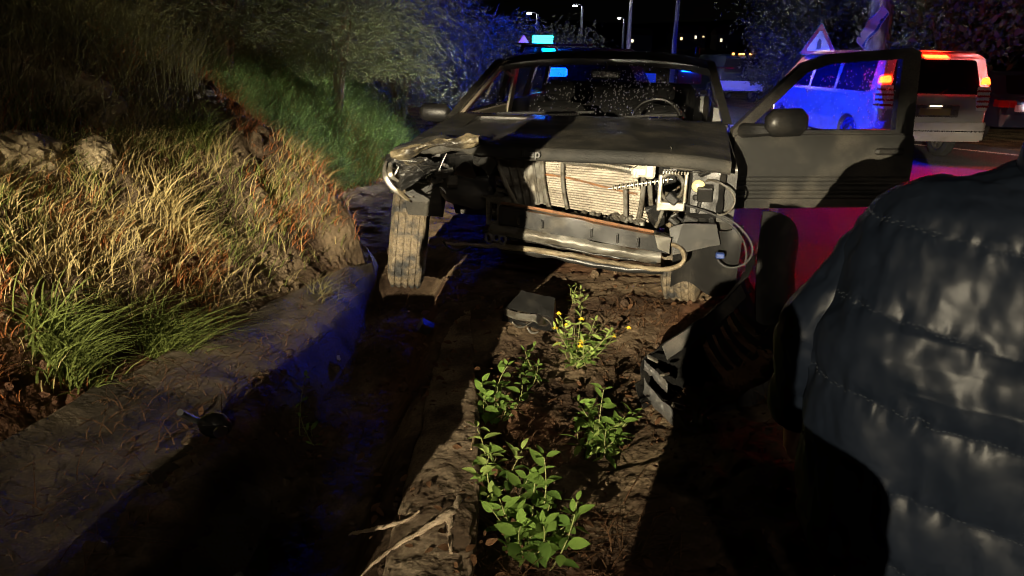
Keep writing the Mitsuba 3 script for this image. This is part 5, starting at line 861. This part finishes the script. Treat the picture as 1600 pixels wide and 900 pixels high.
# ---------------------------------------------------------------- shrubs and trees
def strand_shrub(name, label, x, y, H, R, n, mt, seed, lean=(0.3, -0.1), lw=0.006, ll=0.13, per=16):
    r = np.random.default_rng(seed); z0 = g(x, y); k = thing(name, label, 'shrub' if H < 3.5 else 'tree'); bl = []
    tr = []
    for i in range(6): a = r.uniform(0, 6.28); tr.append(tube([(x, y, z0 - 0.1), (x + 0.2 * R * math.cos(a), y + 0.2 * R * math.sin(a), z0 + H * 0.45), (x + 0.5 * R * math.cos(a), y + 0.5 * R * math.sin(a), z0 + H * 0.85)], [0.035 * H / 2, 0.008], 6))
    put('trunk', cat(tr), 'bark', k, True)
    a = r.uniform(0, 6.28, n); q = R * np.sqrt(r.random(n)); h = H * r.uniform(0.25, 1.0, n)
    o = np.stack([x + 0.35 * q * np.cos(a), y + 0.35 * q * np.sin(a), z0 + h * 0.55], -1); d = np.stack([np.cos(a) * q * 0.8 + lean[0], np.sin(a) * q * 0.8 + lean[1], h * 0.65], -1)
    P, D = [], []
    for s in np.linspace(0.15, 1, per):
        c = o + d * s - np.array([0, 0, 1.0]) * (0.55 * h * s ** 2.4)[:, None] + r.normal(0, 0.03, (n, 3)); tg = d - np.array([0, 0, 1.0]) * (1.32 * h * s ** 1.4)[:, None]; P.append(c); D.append(tg)
    P, D = np.vstack(P), np.vstack(D); D = D / np.linalg.norm(D, axis=1, keepdims=True) + r.normal(0, 0.35, D.shape); D /= np.linalg.norm(D, axis=1, keepdims=True); m = len(P)
    sd = np.cross(D, r.normal(0, 1, (m, 3))); sd /= np.linalg.norm(sd, axis=1, keepdims=True); L = ll * r.uniform(0.6, 1.4, m)[:, None]
    V_ = np.stack([P, P + D * L * 0.45 + sd * lw, P + D * L, P + D * L * 0.45 - sd * lw], 1).reshape(-1, 3); F_ = (np.array([[0, 1, 2], [0, 2, 3]])[None] + (np.arange(m) * 4)[:, None, None]).reshape(-1, 3)
    put('crown', trimesh.Trimesh(V_, F_, process=False), mt, k, False); return k
for i, (x, y, H, R, n, mt, lab) in enumerate(((-4.0, 5.4, 2.2, 1.0, 420, 'leaf_tree', 'dark shrub at the top left corner above the bank'), (-3.6, 6.6, 2.0, 1.0, 420, 'leaf_tree', 'second dark shrub from the left edge on top of the bank'),
     (-3.0, 7.9, 2.3, 1.1, 480, 'leaf_tree', 'drooping grey shrub on the bank, left of the blue-lit one'), (-2.2, 9.3, 2.5, 1.1, 520, 'leaf_tree', 'drooping shrub on the bank lit blue and violet'), (-3.4, 8.8, 3.2, 1.3, 420, 'leaf_tree', 'tall dark shrub behind the drooping grey one'),
     (-1.75, 11.4, 2.6, 1.1, 480, 'leaf_tree', 'dark shrub above the left front pillar of the wreck'), (-2.6, 13.5, 3.6, 1.6, 420, 'leaf_tree', 'dark tree left of the beacon'), (-1.0, 15.5, 3.0, 1.4, 420, 'leaf_tree', 'dark tree directly behind the beacon'))):
    strand_shrub('bank_shrub', lab, x, y, H, R, n, mt, 100 + i)
def tree(name, label, x, y, H, cr, n_cl, n_lf, mt, seed, ls=0.12, trunk_r=0.12, z_lo=0.3, lean=(0, 0)):
    r = np.random.default_rng(seed); z0 = g(x, y); k = thing(name, label, 'tree'); top = np.array([x + lean[0], y + lean[1], z0 + H * 0.8])
    put('trunk', tube([(x, y, z0 - 0.1), (x + lean[0] * 0.3 + r.normal(0, 0.04 * H / 5), y + lean[1] * 0.3, z0 + H * 0.35), top], [trunk_r, trunk_r * 0.7, trunk_r * 0.2], 10), 'bark', k, True)
    lim, P = [], []
    for _ in range(n_cl):
        d = r.normal(0, 1, 3); d /= np.linalg.norm(d); c = np.array([x + lean[0], y + lean[1], z0 + H * (0.5 + z_lo / 2)]) + d * [cr, cr, H * (1 - z_lo) / 2] * r.uniform(0.35, 1.0); s0 = np.array([x + lean[0] * 0.4, y + lean[1] * 0.4, max(z0 + H * 0.2, min(c[2] - 0.3 * cr, z0 + H * 0.7))])
        lim.append(tube([s0, (s0 + c) / 2 + r.normal(0, 0.05, 3), c], [trunk_r * 0.35, trunk_r * 0.08], 5, 8)); P.append(c + r.normal(0, 1, (n_lf, 3)) * cr * 0.20 * [1, 1, 0.75])
    put('limbs', cat(lim), 'bark', k, True)
    P = np.vstack(P); m = len(P); D = r.normal(0, 1, (m, 3)) - [0, 0, 0.4]; D /= np.linalg.norm(D, axis=1, keepdims=True); sd = np.cross(D, r.normal(0, 1, (m, 3))); sd /= np.linalg.norm(sd, axis=1, keepdims=True); L = ls * r.uniform(0.6, 1.4, m)[:, None]
    V_ = np.stack([P, P + D * L * 0.5 + sd * L * 0.22, P + D * L, P + D * L * 0.5 - sd * L * 0.22], 1).reshape(-1, 3); F_ = (np.array([[0, 1, 2], [0, 2, 3]])[None] + (np.arange(m) * 4)[:, None, None]).reshape(-1, 3)
    put('crown', trimesh.Trimesh(V_, F_, process=False), mt, k, False); return k
tree('roadside_tree', 'pale leafy tree beyond the far car, left of the warning sign', 9.2, 27.0, 3.4, 1.1, 40, 260, 'leaf_tree', 1, 0.13, 0.08, 0.1)
tree('roadside_tree', 'small bushy tree just left of the warning sign', 9.6, 24.5, 2.4, 0.8, 26, 220, 'leaf_tree', 2, 0.12, 0.07, 0.1)
tree('roadside_tree', 'dim bush right behind the warning sign', 11.5, 25.0, 2.8, 1.4, 30, 220, 'leaf_tree', 3, 0.13, 0.08, 0.1)
tree('trunk_tree', 'tree with a thick pale lit trunk rising behind the open door', 8.25, 17.5, 9.0, 3.0, 46, 260, 'leaf_tree', 4, 0.16, 0.33, 0.55, (-0.1, 0.6))
tree('big_tree', 'large dark tree above the minivan, reddened by its brake lights', 10.5, 19.0, 8.5, 3.2, 60, 300, 'leaf_tree', 5, 0.18, 0.22, 0.15)
tree('big_tree', 'dark tree at the right edge above the dark car', 14.0, 18.5, 8.0, 3.0, 50, 280, 'leaf_tree', 6, 0.18, 0.2, 0.1)
tree('big_tree', 'dark tree far back to the right of the pale trunk', 9.0, 23.0, 8.5, 2.8, 50, 260, 'leaf_tree', 7, 0.18, 0.2, 0.2)
tree('big_tree', 'dark tree far back behind the warning sign', 12.5, 30.0, 9, 3.6, 50, 260, 'leaf_tree', 8, 0.2, 0.2, 0.1)
tree('far_tree', 'dark far tree under the left street lamps', -3.2, 26.0, 4.5, 2.0, 40, 220, 'leaf_tree', 9, 0.2, 0.12, 0.1)
tree('far_tree', 'dark far tree between the beacon and the tallest street lamp', 1.0, 34.0, 2.6, 2.6, 36, 220, 'leaf_tree', 10, 0.2, 0.12, 0.05)
# cloth flag tied to the trunk
k = thing('flag', 'white and blue cloth flag tied high on the pale trunk', 'flag')
def cloth(s, t): return np.stack([7.86 - 0.42 * s + 0.10 * t - 0.06 * np.sin(t * 5), 16.9 - 0.06 * np.sin(s * 9 + t * 3) + 0 * s, 2.95 - 0.75 * s ** 1.1 - 0.30 * t - 0.06 * np.sin(s * 6)], -1)
put('cloth', grid(cloth, np.linspace(0, 1, 24), np.linspace(0, 1, 14), 0.004), 'sign_white', k, True)
for a in (0.10, 0.78): put('stripe', grid(lambda s, t: cloth(s, a + 0.14 * t) + np.array([0, -0.006, 0]), np.linspace(0.02, 0.98, 24), np.linspace(0, 1, 4), 0.003), 'flag_blue', k, True)
put('tie', tube([(7.8, 16.95, 2.85), (8.0, 17.15, 2.98), (8.4, 17.1, 3.02)], 0.012, 6), 'sign_white', k)
k = thing('hanging_cloth', 'pale blue and white strip of cloth stretched from the trunk above the flag', 'cloth')
put('strip', grid(lambda s, t: np.stack([7.35 + 0.95 * s, 16.85 + 0.04 * np.sin(7 * s), 3.02 + 0.12 * s + 0.16 * t + 0 * s], -1), np.linspace(0, 1, 16), np.linspace(0, 1, 6), 0.004), 'sign_white', k, True)
put('stripe', grid(lambda s, t: np.stack([7.35 + 0.95 * s, 16.842 + 0.04 * np.sin(7 * s), 3.06 + 0.12 * s + 0.05 * t + 0 * s], -1), np.linspace(0, 1, 16), np.linspace(0, 1, 3), 0.003), 'flag_blue', k, True)
# warning sign
k = thing('warning_sign', 'triangular red-bordered warning sign showing over the roof of the minivan', 'road sign')
SM = euler(0, 0, -0.5, (7.62, 19.5, 2.08)); ST = TW(SM)
def tri(R): return Polygon([(0, R), (-R * 0.866, -R / 2), (R * 0.866, -R / 2)]).buffer(0.04)
def plate2(poly, y0, y1):
    m = trimesh.creation.extrude_polygon(poly, y1 - y0, engine='earcut'); v = np.array(m.vertices); return trimesh.Trimesh(np.c_[v[:, 0], v[:, 2] + y0, v[:, 1]], m.faces[:, ::-1], process=False)
put('plate', plate2(tri(0.44), 0, 0.02), 'sign_white', k, False, ST); put('border', plate2(tri(0.43).difference(tri(0.27)), -0.004, 0), 'sign_red', k, False, ST)
put('symbol', plate2(Polygon([(-0.05, -0.13), (0.05, -0.13), (0.06, 0.0), (0.03, 0.10), (-0.01, 0.13), (-0.05, 0.03)]), -0.004, 0), 'letter_dark', k, False, ST); put('post', tube([(0, 0.05, -0.5 + 0.6), (0, 0.05, -2.0)], 0.03, 10, 2, False), 'pole_metal', k, 30, ST)
# street lamps and lit houses far off
for i, (x, y, h, lab, pw) in enumerate(((1.55, 62, 4.6, 'leftmost dim street lamp beyond the wreck', 5), (5.6, 68, 5.6, 'second street lamp from the left, short pole', 8), (7.5, 52, 5.4, 'third street lamp from the left with a bright head', 14), (10.2, 50, 7.6, 'tallest street lamp, its head above the picture', 30), (13.0, 95, 5.8, 'faint distant street lamp between the two tallest', 6))):
    k = thing('street_lamp', lab, 'street lamp'); z0 = g(x, y)
    put('pole', tube([(x, y, z0 - 0.2), (x, y, z0 + h * 0.6), (x, y, z0 + h)], [0.17, 0.14, 0.10], 8, curve=False), 'pole_metal', k, True)
    put('arm', tube([(x, y, z0 + h - 0.05), (x - 0.2, y, z0 + h + 0.12), (x - 0.45, y, z0 + h + 0.15)], 0.045, 6), 'pole_metal', k, True)
    hd = put('head', cbox(x - 0.85, x - 0.4, y - 0.15, y + 0.15, z0 + h + 0.08, z0 + h + 0.24, 0.03), 'grey_plastic', k); q = put('lamp_glass', cbox(x - 0.82, x - 0.43, y - 0.12, y + 0.12, z0 + h - 0.04, z0 + h + 0.08, 0.03), 'clear_lens', k); lit(q, (0.85, 0.97, 1.0), pw * 30, 0.4)
r = np.random.default_rng(77)
for i, (x, y, nwin) in enumerate(((34, 160, 2), (38, 165, 3), (43, 158, 1), (47, 170, 2), (52, 164, 2), (57, 172, 1), (75, 170, 1), (24, 150, 1), (62, 160, 1))):
    k = thing('far_house', ('far house with lit windows, number %s from the left on the hillside' % ('one two three four five six seven eight nine'.split()[sorted([34, 38, 43, 47, 52, 57, 75, 24, 62]).index(x)])), 'house'); z0 = g(x, y)
    put('wall', cbox(x - 2.2, x + 2.2, y, y + 5, z0 - 1, z0 + 3.2, 0.02), 'house_wall', k, False); put('roof', hull([(x - 2.5, y - 0.3, z0 + 3.2), (x + 2.5, y - 0.3, z0 + 3.2), (x - 2.5, y + 5.3, z0 + 3.2), (x + 2.5, y + 5.3, z0 + 3.2), (x - 2.3, y + 2.5, z0 + 4.6), (x + 2.3, y + 2.5, z0 + 4.6)]), 'roof_tile', k, False)
    for j in range(nwin):
        wx = x - 1.5 + 1.5 * j + r.uniform(-0.2, 0.2); q = put('window', cbox(wx - 0.22, wx + 0.22, y - 0.05, y - 0.005, z0 + 1.9 + r.uniform(-.2, .2), z0 + 2.4, 0.01), 'clear_lens', k, False); lit(q, ((1, 0.75, 0.42), (0.9, 0.95, 1.0), (1, 0.85, 0.6))[r.integers(3)], r.uniform(0.6, 3.0), 0.02)
